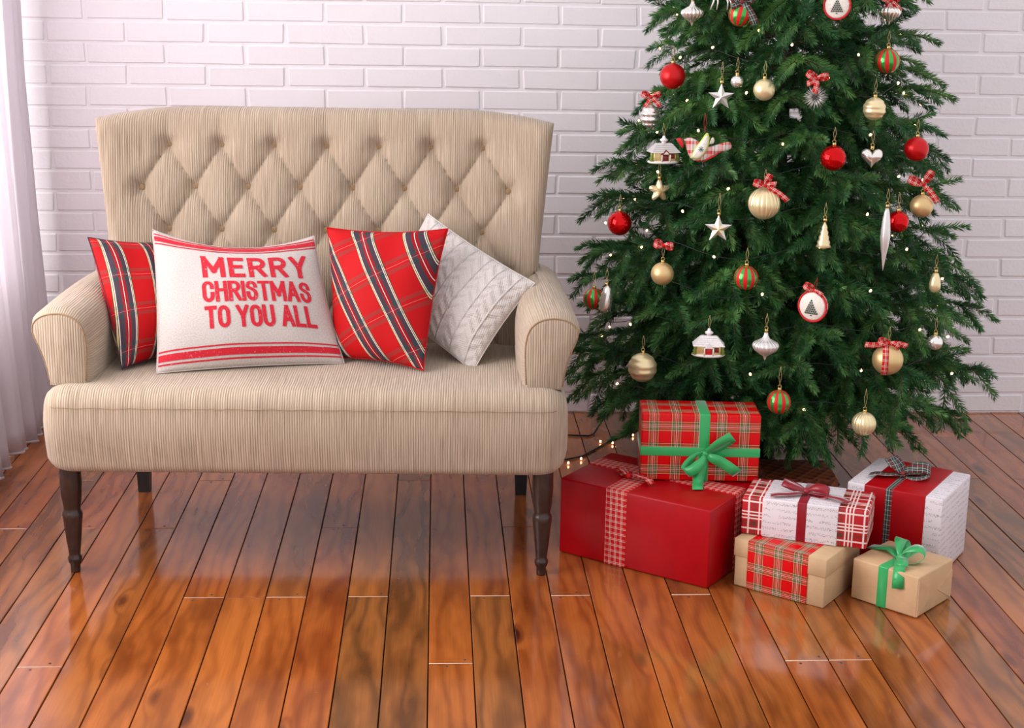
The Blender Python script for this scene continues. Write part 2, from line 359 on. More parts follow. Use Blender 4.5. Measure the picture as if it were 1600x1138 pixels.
# ------------------------------------------------------------------ setting: floor planks
WY = 5.26; XL = -1.56; XR = 3.2
PW = 0.1055; PX = -0.0183
fl = MB(); fl.box(XL, XR, -0.8, WY + 0.2, -0.06, -0.018)
floor = fl.build('floor', M_GAP, smooth=False); tag(floor, 'worn varnished pine plank floor', None, None, 'structure')
JO = [-0.3, 0.2, 0.65, 1.08, 1.5, 1.95, 2.36, 2.78, 3.18, 3.57, 4.07, 4.49, 4.95]
KN = {-6: [3.57], -4: [3.57], -2: [3.57], 1: [3.57], 3: [3.57], 6: [3.57], 12: [3.57], -12: [4.07], -10: [4.07], -8: [4.07], -3: [4.07], -7: [4.49], -1: [4.49], 8: [3.18], 9: [3.18], -9: [3.18], 0: [3.18]}
k0 = math.floor((XL - PX) / PW); k1 = math.ceil((XR - PX) / PW)
rp = random.Random(5)
for k in range(k0, k1):
    x0, x1 = max(PX + k * PW, XL), min(PX + (k + 1) * PW, XR)
    if x1 - x0 < 0.01: continue
    js = list(KN.get(k, []))
    if not js: js = [rp.choice([2.36, 2.78, 4.49, 4.95])]
    y = js[0]
    c = y
    while True:
        c = c + rp.choice([1.3, 1.7]); cand = min(JO, key=lambda q: abs(q - c))
        if cand <= y or c > 5.0: break
        js.append(cand); y = cand
    y = c = js[0]
    while c > -0.1:
        c = c - rp.choice([1.25, 1.6, 2.0]); cand = min(JO, key=lambda q: abs(q - c))
        if cand in js or c < -0.5: break
        js.append(cand); c = cand
    js = sorted(set(js)); ys = [-0.8] + js + [WY + 0.02]
    for a, b in zip(ys[:-1], ys[1:]):
        if b - a < 0.05: continue
        g = 0.0014; dz = rp.uniform(-0.0008, 0.0004); cxm, cym = (x0 + x1) / 2, (a + b) / 2
        hw, hl = (x1 - x0) / 2 - g, (b - a) / 2 - 0.0014
        me = rbox('plank', -hw, hw, -hl, hl, -0.019, 0, 0.0011, 1, smooth=False)
        link('plank', me, M_WOOD, floor, (cxm, cym, dz))
# nail heads beside the visible board ends
M_NAIL = plain('dull_nail_steel', (70, 58, 52), 0.5, 0.4)
M_FILL = plain('pale_joint_dust', (206, 184, 164), 0.9, nscale=300, namt=0.3)
nl = MB(); nl.lathe([(0.0001, -0.004), (0.0034, -0.004), (0.0034, 0.0004), (0.0001, 0.0009)], 8); NAIL = nl.mesh('nail'); NAIL.materials.append(M_NAIL)
for k, js in KN.items():
    for y in js:
        xm = PX + (k + 0.5) * PW
        for dx, dy in ((-0.018, -0.016), (0.022, 0.018)): link('nail', NAIL, None, floor, (xm + dx + rp.uniform(-.012, .012), y + dy, 0))
        if y < 3.8: link('joint_filler', rbox('joint_filler', -PW / 2 + 0.002, PW / 2 - 0.002, -0.0019, 0.0019, -0.012, -0.0004, 0.0004, 1), M_FILL, floor, (xm, y, 0))

# ------------------------------------------------------------------ setting: back wall of painted bricks
wb = MB(); wb.box(XL - 0.1, XR, WY + 0.0, WY + 0.14, -0.05, 2.75)
wall = wb.build('wall_back', M_PLASTER, smooth=False); tag(wall, 'white painted brick wall behind sofa and tree', None, None, 'structure')
CH = 0.0742; BP = 0.2745
variants = []
for vi in range(10):
    r_ = random.Random(vi); hw, hh = BP / 2 - 0.0055, CH / 2 - 0.0042
    bm = bmesh.new(); bmesh.ops.create_cube(bm, size=1)
    for v in bm.verts:
        v.co.x = (hw if v.co.x > 0 else -hw) + r_.uniform(-.0035, .0025); v.co.z = (hh if v.co.z > 0 else -hh) + r_.uniform(-.0022, .0018)
        v.co.y = (-0.0048 + r_.uniform(-.0012, .0012)) if v.co.y < 0 else 0.01
    fr = [e for e in bm.edges if min(v.co.y for v in e.verts) < 0]
    bmesh.ops.bevel(bm, geom=fr, offset=0.0036, segments=1, affect='EDGES')
    me = bpy.data.meshes.new('brick'); bm.to_mesh(me); bm.free()
    me.materials.append(M_BRICK); variants.append(me)
def project(p):
    v = Vector(p) - Vector((0, 0, H)); z = v.dot(fw); return 800 + F * v.dot(rt) / z, 519 - F * v.dot(up) / z
bricks = []; rb = random.Random(3)
for n in range(0, 37):
    offx = -1.217 if n % 2 else -1.352
    kk = -3
    while True:
        cx_ = offx + (kk + 0.5) * BP; kk += 1
        if cx_ > XR - 0.1: break
        if cx_ < XL + 0.03: continue
        zc = (n + 0.5) * CH; px, py = project((cx_, WY, zc))
        hidden = (190 < px < 800 and py > 215) or (1010 < px < 1400 and py > 330) or (1130 < px < 1370 and py > 10)
        seen = -70 < px < 1670 and py > -25 and px > 30
        bricks.append((not (seen and not hidden), cx_ + rb.uniform(-.003, .003), zc + rb.uniform(-.0015, .0015), rb.randrange(10)))
bricks.sort(key=lambda q: q[0])
rest = []
cnt = 0
for far, bx, bz, vi in bricks:
    if not far and cnt < 296: link('brick', variants[vi], None, wall, (bx, WY, bz)); cnt += 1
    else: rest.append((bx, bz, vi))
bm = bmesh.new()
for bx, bz, vi in rest:
    s0 = len(bm.verts); bm.from_mesh(variants[vi]); bm.verts.ensure_lookup_table()
    for v in bm.verts[s0:]: v.co += Vector((bx, WY, bz))
me = bpy.data.meshes.new('brickwork'); bm.to_mesh(me); bm.free(); me.materials.append(M_BRICK)
bwk = link('brickwork', me, None, wall); bwk['kind'] = 'stuff'

# left wall with the window opening
lw = MB(); WY0, WY1, WZ0, WZ1 = 2.0, 5.0, 0.55, 2.45
lw.box(XL - 0.16, XL, -0.8, WY0, -0.05, 2.75).box(XL - 0.16, XL, WY1, WY + 0.1, -0.05, 2.75).box(XL - 0.16, XL, WY0, WY1, -0.05, WZ0).box(XL - 0.16, XL, WY0, WY1, WZ1, 2.75)
wl = lw.build('wall_left', M_PLASTER, smooth=False); tag(wl, 'plain white plaster side wall with a tall window', None, None, 'structure')
M_FRAME = plain('white_window_paint', (240, 238, 238), 0.4)
def m_glass():
    t = NT('window_glass'); mx = t.n('ShaderNodeMixShader'); tr = t.n('ShaderNodeBsdfTransparent'); gl = t.n('ShaderNodeBsdfGlossy'); gl.inputs['Roughness'].default_value = 0.02
    mx.inputs[0].default_value = 0.06; t.l(tr.outputs[0], mx.inputs[1]); t.l(gl.outputs[0], mx.inputs[2]); t.l(mx.outputs[0], t.out.inputs[0]); return t.m
wf = MB(); xa, xb = XL - 0.11, XL - 0.05
wf.box(xa, xb, WY0, WY0 + 0.06, WZ0, WZ1).box(xa, xb, WY1 - 0.06, WY1, WZ0, WZ1).box(xa, xb, WY0, WY1, WZ0, WZ0 + 0.06).box(xa, xb, WY0, WY1, WZ1 - 0.06, WZ1).box(xa, xb, 3.27, 3.33, WZ0, WZ1)
win = wf.build('window_1', M_FRAME, smooth=False); tag(win, 'white framed window in the side wall', None, None, 'structure')
MG = m_glass()
for a, b in ((WY0 + 0.05, 3.28), (3.32, WY1 - 0.05)):
    g = MB(); g.box(XL - 0.084, XL - 0.078, a, b, WZ0 + 0.05, WZ1 - 0.05); g.build('pane', MG, win, smooth=False)
# curtain
def m_curtain():
    t = NT('sheer_white_voile'); mx = t.n('ShaderNodeMixShader'); tl = t.n('ShaderNodeBsdfTranslucent'); tl.inputs[0].default_value = (0.92, 0.88, 0.9, 1)
    t.set(Base_Color=(0.86, 0.83, 0.86, 1), Roughness=0.9)
    n = t.noise(t.obj(), 400, 2); t.bump(n, 0.1, 0.001)
    mx.inputs[0].default_value = 0.6; t.l(t.b.outputs[0], mx.inputs[1]); t.l(tl.outputs[0], mx.inputs[2]); t.l(mx.outputs[0], t.out.inputs[0]); return t.m
M_CURT = m_curtain()
def curtain(y0, y1, x0, x1, label, seed):
    rr = random.Random(seed); n = int((y1 - y0) / 0.008); P = []; Q = []
    ph = rr.random() * 6; nz = 34
    for i in range(n + 1):
        t = i / n; y = y0 + (y1 - y0) * t; col = []; c2 = []
        for j in range(nz + 1):
            h = j / nz; z = 0.012 + h * 2.45
            amp = 0.012 + 0.012 * (1 - h)
            fold = amp * math.sin(y * 2 * PI / 0.115 + ph + 0.6 * math.sin(z * 1.3)) + 0.010 * math.sin(y * 2 * PI / 0.047 + 2 * z + ph)
            fl_ = 0.05 * (1 - h) ** 3
            x = x0 + (x1 - x0) * t + fold + fl_
            col.append((x, y + 0.03 * (1 - h) ** 2 * math.sin(5 * t + ph), z)); c2.append((x - 0.002, y, z))
        P.append(col)
    mb = MB(); mb.grid(P)
    root = empty('curtain', (x0, (y0 + y1) / 2, 0), 0, label, 'curtain')
    me = mb.mesh('curtain_fabric'); 
    for v in me.vertices: v.co -= Vector((x0, (y0 + y1) / 2, 0))
    o = link('fabric', me, M_CURT, root)
    sd = o.modifiers.new('thickness', 'SOLIDIFY'); sd.thickness = 0.0015
    hm = MB(); hm.tube([Vector(c[0]) - Vector((x0, (y0 + y1) / 2, -0.004)) for c in P], 0.004, 5); hm.build('hem', M_CURT, root)
curtain(4.66, 5.19, -1.44, -1.43, 'sheer white curtain hanging in the corner by the brick wall', 1)
curtain(3.9, 4.60, -1.46, -1.44, 'gathered sheer white curtain over the side window, hem folded forward', 5)
rod = MB(); rod.tube([(-1.45, 1.7, 2.485), (-1.45, 5.2, 2.485)], 0.012, 10)
ro = rod.build('curtain_rod', plain('white_rod', (235, 232, 232), 0.4)); tag(ro, 'white curtain rod along the top of the side wall', 'curtain rod')

# ================================================================== sofa
SOFA = empty('sofa', (-0.332, 4.05, 0), math.radians(-1.8), 'beige corduroy two-seat sofa with button-tufted back and dark turned legs', 'sofa')
# seat: rounded slab with front roll
def seat_mesh():
    hw = 0.688; y0, y1 = -0.365, 0.33; z0, z1 = 0.287, 0.517
    nx = 90; prof = []
    # profile (y,z) closed loop, front roll rounded, slight belly on the front face
    def arc(cy, cz, r, a0, a1, n): return [(cy + r * math.cos(math.radians(a0 + (a1 - a0) * i / n)), cz + r * math.sin(math.radians(a0 + (a1 - a0) * i / n))) for i in range(n + 1)]
    prof += arc(y0 + 0.035, z0 + 0.03, 0.03, 270, 180, 5)
    prof += [(y0 - 0.004, z0 + 0.07), (y0 - 0.008, z0 + 0.11), (y0 - 0.008, z0 + 0.15), (y0 - 0.004, z0 + 0.172)]
    prof += arc(y0 + 0.048, z1 - 0.052, 0.052, 172, 90, 8)
    prof += [(y0 + 0.1 + i * 0.06, z1 + 0.008 * math.sin(PI * i / 10)) for i in range(10)]
    prof += [(y1, z1 - 0.005), (y1, z0)]
    P = []; U = []
    N = 120
    for i in range(N + 1):
        s = -1 + 2 * i / N
        x = hw * (math.sin(s * PI / 2) * 0.12 + s * 0.88) if abs(s) < 1 else hw * s
        e = max(0.0, (abs(x) - (hw - 0.075)) / 0.075); sq = math.sqrt(max(0, 1 - e ** 2.2))
        row = []; ur = []; L = 0; pv = None
        for (y, z) in prof:
            cyy, czz = 0.0, (z0 + z1) / 2
            dy = 0.055 * (1 - sq) if y < -0.2 else 0
            zz = czz + (z - czz) * (1 - 0.45 * (1 - sq))
            p = (x, y + dy, zz)
            if pv: L += math.hypot(p[1] - pv[1], p[2] - pv[2])
            pv = p; row.append(p); ur.append((x, L))
        P.append(row); U.append(ur)
    mb = MB(); mb.grid(P, U, flip=True)
    n = len(prof)
    for row, fl2 in ((P[0], False), (P[-1], True)):
        c = (row[0][0], sum(p[1] for p in row) / n, 0.40)
        mb.add(list(row) + [c], [((i, (i + 1) % n, n) if not fl2 else ((i + 1) % n, i, n)) for i in range(n)], [(p[1], p[2]) for p in row] + [(c[1], c[2])])
    me = mb.mesh('seat'); return weld(me, 1e-4)
link('seat', seat_mesh(), M_CORD, SOFA)
sm = MB(); sm.tube([(-0.655 + i * 0.01310, -0.3718 + (0.012 if i in (0, 100) else 0), 0.4705 + 0.0008 * math.sin(i * 0.9)) for i in range(101)], 0.0008, 5); sm.build('seam', M_SEAM, SOFA)
under = MB(); under.box(-0.62, 0.62, -0.30, 0.30, 0.278, 0.30); under.build('underframe', M_BLACKWOOD, SOFA, smooth=False)
# arms
ARM = [(0.572, 0.50), (0.568, 0.56), (0.566, 0.62), (0.570, 0.655), (0.580, 0.682), (0.598, 0.700), (0.622, 0.710), (0.650, 0.713), (0.680, 0.709), (0.704, 0.697), (0.717, 0.680), (0.719, 0.662), (0.712, 0.640), (0.700, 0.612), (0.688, 0.575), (0.680, 0.54), (0.675, 0.50)]
def smooth_poly(pts, it=1):
    for _ in range(it):
        q = [pts[0]]
        for a, b in zip(pts[:-1], pts[1:]):
            q += [(a[0] * .75 + b[0] * .25, a[1] * .75 + b[1] * .25), (a[0] * .25 + b[0] * .75, a[1] * .25 + b[1] * .75)]
        pts = q + [pts[-1]]
    return pts
def arm_mesh(sg):
    pr = smooth_poly(ARM, 1); n = len(pr); mb = MB(); ys = [-0.292 + 0.62 * j / 24 for j in range(25)]
    cxp, czp = 0.635, 0.60
    P = []; U = []; s = 0
    for i, (x, z) in enumerate(pr):
        if i: s += math.hypot(x - pr[i - 1][0], z - pr[i - 1][1])
        row = []; ur = []
        for y in ys:
            t = (y + 0.292) / 0.62
            k = 1 - 0.10 * max(0, (0.04 - t) / 0.04) ** 2            # soft front edge
            xx = cxp + (x - cxp) * k; zz = czp + (z - czp) * k
            fl_ = max(0, (z - 0.56) / 0.15)
            xx -= fl_ * 0.045 * t if x > cxp else -0.0 + 0.016 * math.sin(PI * min(1, t * 1.2)) 
            zz += (0.012 * math.sin(PI * t) + 0.022 * t) * fl_
            row.append((sg * xx, y, zz)); ur.append((s, y))
        P.append(row); U.append(ur)
    mb.grid(P, U, flip=(sg > 0))
    # front panel, slightly domed
    k = 0.90; out = [(sg * (cxp + (x - cxp) * k), -0.292, czp + (z - czp) * k) for x, z in pr]
    ring2 = [(sg * (cxp + (x - cxp) * 0.80), -0.2975, czp + (z - czp) * 0.82) for x, z in pr]
    ctr = (sg * cxp, -0.299, czp)
    V = out + ring2 + [ctr]; Fc = []
    for i in range(n):
        j = (i + 1) % n; Fc.append((i, j, n + j, n + i)); Fc.append((n + i, n + j, 2 * n))
    if sg < 0: Fc = [f[::-1] for f in Fc]
    mb.add(V, Fc, [(v[0], v[2]) for v in V])
    back = [P[i][-1] for i in range(n)]; mb.add(back, [tuple(range(n)) if sg > 0 else tuple(range(n - 1, -1, -1))])
    me = mb.mesh('arm'); return me
for sg in (-1, 1):
    a = link('arm', arm_mesh(sg), M_CORD, SOFA)
    pr = smooth_poly(ARM, 1); sq = MB()
    sq.tube([(sg * (0.635 + (x - 0.635) * 0.905), -0.2925, 0.60 + (z - 0.60) * 0.905) for x, z in pr[1:-1]], 0.0022, 5); sq.build('piping', M_SEAM, a)
# backrest
BPX = 0.1525; ROWS = [1.083, 0.962, 0.840, 0.720]
def back_surface():
    NX, NZ = 250, 130; zb, zt = 0.46, 1.190
    fr = []; bk = []; U = []
    Q = 0.121
    for i in range(NX + 1):
        s = -1 + 2 * i / NX; s = math.copysign(1 - (1 - abs(s)) ** 1.15, s)
        f_, b_, u_ = [], [], []
        for j in range(NZ + 1):
            t = -1 + 2 * j / NZ; t = math.copysign(1 - (1 - abs(t)) ** 1.15, t)
            h = (t + 1) / 2; z = zb + (zt - zb) * h
            hw = 0.600 + 0.062 * h ** 1.1
            x = s * hw
            z -= 0.030 * max(0, (abs(s) - 0.55) / 0.45) ** 2 * h ** 3
            ym = 0.215 + 0.125 * h - 0.085 * max(0, (abs(s) - 0.62) / 0.38) ** 1.7 * (0.35 + 0.65 * h)
            pf = math.sqrt(max(0, (1 - abs(s) ** 26) * (1 - abs(t) ** 30)))
            T = 0.060
            tu = 0.0
            # tufting: diamond lattice
            p = x / BPX + 0.5 + (z - ROWS[0]) / (2 * Q); q = x / BPX + 0.5 - (z - ROWS[0]) / (2 * Q)
            p -= 0.5; q -= 0.5
            # row 0 buttons at integer multiples of BPX
            dia = (abs(math.sin(PI * p)) ** 0.36) * (abs(math.sin(PI * q)) ** 0.36)
            plt_ = abs(math.sin(PI * x / BPX)) ** 0.55
            if z > ROWS[0]:
                w = min(1, (z - ROWS[0]) / 0.03); top = min(1, (z - ROWS[0]) / 0.1)
                dia = dia * (1 - w) + (1 - (1 - plt_) * (0.55 - 0.35 * top)) * w * 0.95
            lim = 3.45 * BPX if True else 0
            ex = max(0, min(1, (abs(x) - 3.08 * BPX) / (0.75 * BPX)))
            if z <= ROWS[0]:
                zig = abs(((ROWS[0] - z) / Q + 1) % 2 - 1)          # 0 on rows 0,2 ; 1 on rows 1,3
                lx = (3 + 0.5 * zig) * BPX
                ex = max(0, min(1, (abs(x) - lx) / 0.05))
                if abs(x) > lx: dia = dia * (1 - ex) + 0.86 * ex if ex < 1 else 0.86
            else:
                ex = max(0, min(1, (abs(x) - 3 * BPX) / 0.07)); dia = dia * (1 - ex) + 0.88 * ex
            tu = 0.027 * dia
            # buttons pull
            for ri, rz in enumerate(ROWS):
                if abs(z - rz) > 0.07: continue
                nb = 7 if ri % 2 == 0 else 8
                kx = round(x / BPX - (0.5 if nb == 8 else 0)) + (0.5 if nb == 8 else 0)
                if abs(kx) > 3.6 or (nb == 7 and abs(kx) > 3.1): continue
                d = math.hypot(x - kx * BPX, z - rz); tu -= 0.018 * math.exp(-(d / 0.026) ** 2)
            yf = ym - (T - 0.012 + tu) * pf; yb = ym + 0.045 * pf
            f_.append((x, yf, z)); b_.append((x, yb, z)); u_.append((x, z))
        fr.append(f_); bk.append(b_); U.append(u_)
    mb = MB(); mb.grid(fr, U, flip=False); mb.grid(bk, U, flip=True)
    me = weld(mb.mesh('backrest'), 2e-5)
    return me, fr
bme, FR = back_surface()
back = link('backrest', bme, M_CORD, SOFA)
def front_y(x, z):
    best = None
    for r_ in FR:
        for p in r_:
            d = (p[0] - x) ** 2 + (p[2] - z) ** 2
            if best is None or d < best[0]: best = (d, p[1])
    return best[1]
bt = MB(); bt.lathe([(0.0001, -0.004), (0.009, -0.003), (0.0115, 0.0), (0.0105, 0.0035), (0.006, 0.0058), (0.0001, 0.0066)], 16)
bmesh_ = bt.mesh('button'); bmesh_.materials.append(M_SEAM)
for ri, rz in enumerate(ROWS):
    nb = 7 if ri % 2 == 0 else 8
    for k in range(nb):
        x = (k - (nb - 1) / 2) * BPX
        y = front_y(x, rz); link('button', bmesh_, None, back, (x, y - 0.001, rz), (PI / 2, 0, 0))
# legs
LEGP = [(0.0001, 0), (0.012, 0), (0.0125, 0.004), (0.013, 0.022), (0.0165, 0.027), (0.0185, 0.036), (0.0185, 0.041), (0.0145, 0.046), (0.0155, 0.055), (0.0205, 0.10), (0.0235, 0.135), (0.0255, 0.152), (0.0265, 0.163), (0.0245, 0.170), (0.0215, 0.176), (0.0225, 0.184), (0.0265, 0.215), (0.0285, 0.25), (0.0275, 0.29), (0.0275, 0.31), (0.0001, 0.31)]
lg = MB(); lg.lathe(LEGP, 24); lme = lg.mesh('leg'); lme.materials.append(M_DARKWOOD)
for x in (-0.625, 0.625): link('leg', lme, None, SOFA, (x, -0.318, 0))
for x in (-0.585, 0.585):
    q = MB(); q.add([(-.017, -.017, 0), (.017, -.017, 0), (.017, .017, 0), (-.017, .017, 0), (-.027, -.024, .30), (.027, -.024, .30), (.027, .024, .30), (-.027, .024, .30)], [(3, 2, 1, 0), (4, 5, 6, 7), (0, 1, 5, 4), (1, 2, 6, 5), (2, 3, 7, 6), (3, 0, 4, 7)])
    q.build('leg', M_BLACKWOOD, SOFA, (x, 0.33, 0), smooth=False)

# ================================================================== cushions
def cushion(name, label, C4, T, mat, pull=0.05, crease=0.0, uvs=(1, 1), group=None, seed=0, sag=0.0, mapfn=None):
    BL, BR, TR, TL = [Vector(c) for c in C4]; N = 56; rr = random.Random(seed); ph = [rr.random() * 6 for _ in range(6)]
    nrm = ((BR - BL).cross(TL - BL)).normalized()
    if nrm.y > 0: nrm = -nrm
    wid = ((BR - BL).length + (TR - TL).length) / 2; hei = ((TL - BL).length + (TR - BR).length) / 2
    org = (BL + BR) / 2
    def pos(u, v, side):
        # u,v in [-1,1]; edges bow inwards between corners
        uu = u * (1 - pull * (1 - v * v)); vv = v * (1 - pull * (1 - u * u))
        if v > 0: vv -= sag * (1 - u * u) * v
        a, b = (uu + 1) / 2, (vv + 1) / 2
        p = BL * (1 - a) * (1 - b) + BR * a * (1 - b) + TR * a * b + TL * (1 - a) * b
        th = T * (max(0, (1 - u * u)) ** 0.55) * (max(0, (1 - v * v)) ** 0.55)
        cr = crease * (math.sin(5 * u + 3 * v + ph[0]) * math.sin(2.5 * v - 4 * u + ph[1]) + 0.6 * math.sin(9 * u * v + ph[2] + 3 * u)) * (1 - (1 - abs(u)) * (1 - abs(v))) * (1 - max(abs(u), abs(v)) ** 6)
        return p + nrm * side * (th + cr) - org
    mb = MB()
    for side in (1, -1):
        P = []; U = []
        for i in range(N + 1):
            u = -1 + 2 * i / N; u = math.sin(u * PI / 2) * 0.35 + u * 0.65
            row = []; ur = []
            for j in range(N + 1):
                v = -1 + 2 * j / N; v = math.sin(v * PI / 2) * 0.35 + v * 0.65
                row.append(pos(u, v, side)); ur.append((u * wid / 2, v * hei / 2))
            P.append(row); U.append(ur)
        mb.grid(P, U, flip=(side < 0))
    root = empty(name, org, 0, label, 'cushion', group)
    me = weld(mb.mesh('cover'), 1e-5); link('cover', me, mat, root)
    e = [pos(-1 + 2 * k / 40, -1, 0) for k in range(41)] + [pos(1, -1 + 2 * k / 40, 0) for k in range(1, 41)] + [pos(1 - 2 * k / 40, 1, 0) for k in range(1, 41)] + [pos(-1, 1 - 2 * k / 40, 0) for k in range(1, 41)]
    sm_ = MB(); sm_.tube(e, 0.0018, 5); sm_.build('edge_seam', mat, root)
    return root, pos, wid, hei
M_TARTA = m_tartan('red_tartan_cotton', 0.06, 0.100, (0.05, 0, 0))
M_TARTB = m_tartan('red_tartan_cotton_bias', math.radians(-30), 0.120, (0.03, 0.02, 0))
cushion('plaid_cushion', 'red tartan cushion tucked into the sofa corner beside the lettered cushion', [(-0.846, 3.88, 0.527), (-0.70, 4.04, 0.527), (-0.728, 4.15, 0.83), (-0.952, 4.02, 0.862)], 0.072, M_TARTA, 0.06, 0.004, seed=2)
cushion('plaid_cushion', 'red tartan cushion with diagonal stripes leaning on the white knitted cushion', [(-0.290, 4.00, 0.528), (-0.036, 3.87, 0.527), (0.030, 4.02, 0.892), (-0.308, 4.10, 0.880)], 0.072, M_TARTB, 0.065, 0.004, seed=4)
cushion('knitted_cushion', 'white cable-knit cushion standing on its corner against the sofa arm', [(-0.185, 4.17, 0.66), (0.100, 3.93, 0.508), (0.273, 4.03, 0.738), (-0.026, 4.20, 0.905)], 0.066, M_KNIT, 0.05, 0.007, seed=6)
crt, cpos, cw, chh = cushion('lettered_cushion', 'white linen cushion with red stripes and lettering MERRY CHRISTMAS TO YOU ALL', [(-0.750, 3.855, 0.522), (-0.255, 3.955, 0.525), (-0.345, 4.10, 0.856), (-0.785, 4.06, 0.878)], 0.078, M_LINEN, 0.035, 0.004, seed=8, sag=0.20)
def onto(u, v, off=0.0012):
    p = cpos(u, v, 1); e = 0.01
    n = (cpos(u + e, v, 1) - p).cross(cpos(u, v + e, 1) - p).normalized()
    if n.y > 0: n = -n
    return p + n * off
# red stripe bands
def band(v0, v1, name='stripe'):
    P = []; n = 60
    for i in range(n + 1):
        u = -0.985 + 1.97 * i / n; P.append([onto(u, v0), onto(u, (v0 + v1) / 2), onto(u, v1)])
    mb = MB(); mb.grid(P); mb.build(name, M_PRINT, crt)
for a, b in ((-0.755, -0.735), (-0.875, -0.785), (-0.925, -0.905), (0.925, 0.945), (0.83, 0.905), (0.785, 0.805)): band(a, b)
# condensed bold capitals from strokes (unit box 1 wide x 1 tall)
def arcp(cx, cy, rx, ry, a0, a1, n=8): return [(cx + rx * math.cos(math.radians(a0 + (a1 - a0) * i / n)), cy + ry * math.sin(math.radians(a0 + (a1 - a0) * i / n))) for i in range(n + 1)]
GL = {
 'M': (1.25, [[(0, 0), (0, 1)], [(0, 1), (.5, .25)], [(.5, .25), (1, 1)], [(1, 1), (1, 0)]]),
 'E': (.78, [[(0, 0), (0, 1)], [(0, 1), (1, 1)], [(0, .52), (.85, .52)], [(0, 0), (1, 0)]]),
 'R': (.92, [[(0, 0), (0, 1)], [(0, 1), (.55, 1)] + arcp(.55, .74, .45, .26, 90, -90) + [(0, .48)], [(.5, .48), (1, 0)]]),
 'Y': (.95, [[(0, 1), (.5, .45)], [(1, 1), (.5, .45)], [(.5, .45), (.5, 0)]]),
 'C': (.86, [[(1, .68)] + arcp(.5, .74, .5, .26, 0, 180) + arcp(.5, .26, .5, .26, 180, 360) + [(1, .32)]]),
 'H': (.92, [[(0, 0), (0, 1)], [(1, 0), (1, 1)], [(0, .52), (1, .52)]]),
 'I': (.0, [[(0, 0), (0, 1)]]),
 'S': (.82, [[(1, .72)] + arcp(.5, .76, .5, .24, 0, 200, 8) + arcp(.5, .26, .5, .26, 50, -180, 10) + [(0, .30)]]),
 'T': (.86, [[(0, 1), (1, 1)], [(.5, 1), (.5, 0)]]),
 'A': (.98, [[(0, 0), (.5, 1)], [(.5, 1), (1, 0)], [(.2, .3), (.8, .3)]]),
 'O': (.88, [arcp(.5, .72, .5, .28, 0, 180) + arcp(.5, .28, .5, .28, 180, 360) + [(1, .72)]]),
 'U': (.88, [[(0, 1)] + arcp(.5, .28, .5, .28, 180, 360) + [(1, 1)]]),
 'L': (.72, [[(0, 1), (0, 0)], [(0, 0), (1, 0)]])}
def write(text, u0, u1, v0, v1, stroke, gap, space=0.5, name='lettering'):
    # total width in em units
    ws = [(GL[c][0] if c != ' ' else space) for c in text]
    st = stroke
    tot = sum(ws) + gap * (len(text) - 1)
    hscale = (u1 - u0) * cw / 2; ex = hscale / tot     # metres per em unit
    vh = (v1 - v0) * chh / 2
    x = 0; mb = MB()
    for ch, w in zip(text, ws):
        if ch != ' ':
            for line in GL[ch][1]:
                pts = [Vector((x * ex + px * w * ex, py * (vh - stroke) + stroke / 2, 0)) for px, py in line]
                # resample
                rs = []
                for a, b in zip(pts[:-1], pts[1:]):
                    n = max(1, int((b - a).length / 0.005))
                    for k in range(n): rs.append(a.lerp(b, k / n))
                rs.append(pts[-1])
                ext = stroke / 2
                d0 = (rs[0] - rs[1]).normalized(); d1 = (rs[-1] - rs[-2]).normalized()
                rs[0] = rs[0] + d0 * ext; rs[-1] = rs[-1] + d1 * ext
                rows = []
                for i, p in enumerate(rs):
                    t = (rs[min(i + 1, len(rs) - 1)] - rs[max(i - 1, 0)]).normalized(); nn = Vector((-t.y, t.x, 0)) * stroke / 2
                    row = []
                    for q in (p - nn, p, p + nn):
                        yy = min(max(q.y, 0), vh)
                        row.append(onto(u0 + q.x / (cw / 2), v0 + yy / (chh / 2), 0.0014))
                    rows.append(row)
                mb.grid(rows)
        x += w + gap
    mb.build(name, M_PRINT, crt)
write('MERRY', -0.43, 0.79, 0.26, 0.67, 0.0140, 0.62)
write('CHRISTMAS', -0.46, 0.77, -0.15, 0.19, 0.0105, 0.50)
write('TO YOU ALL', -0.45, 0.77, -0.52, -0.205, 0.0105, 0.50, 0.10)

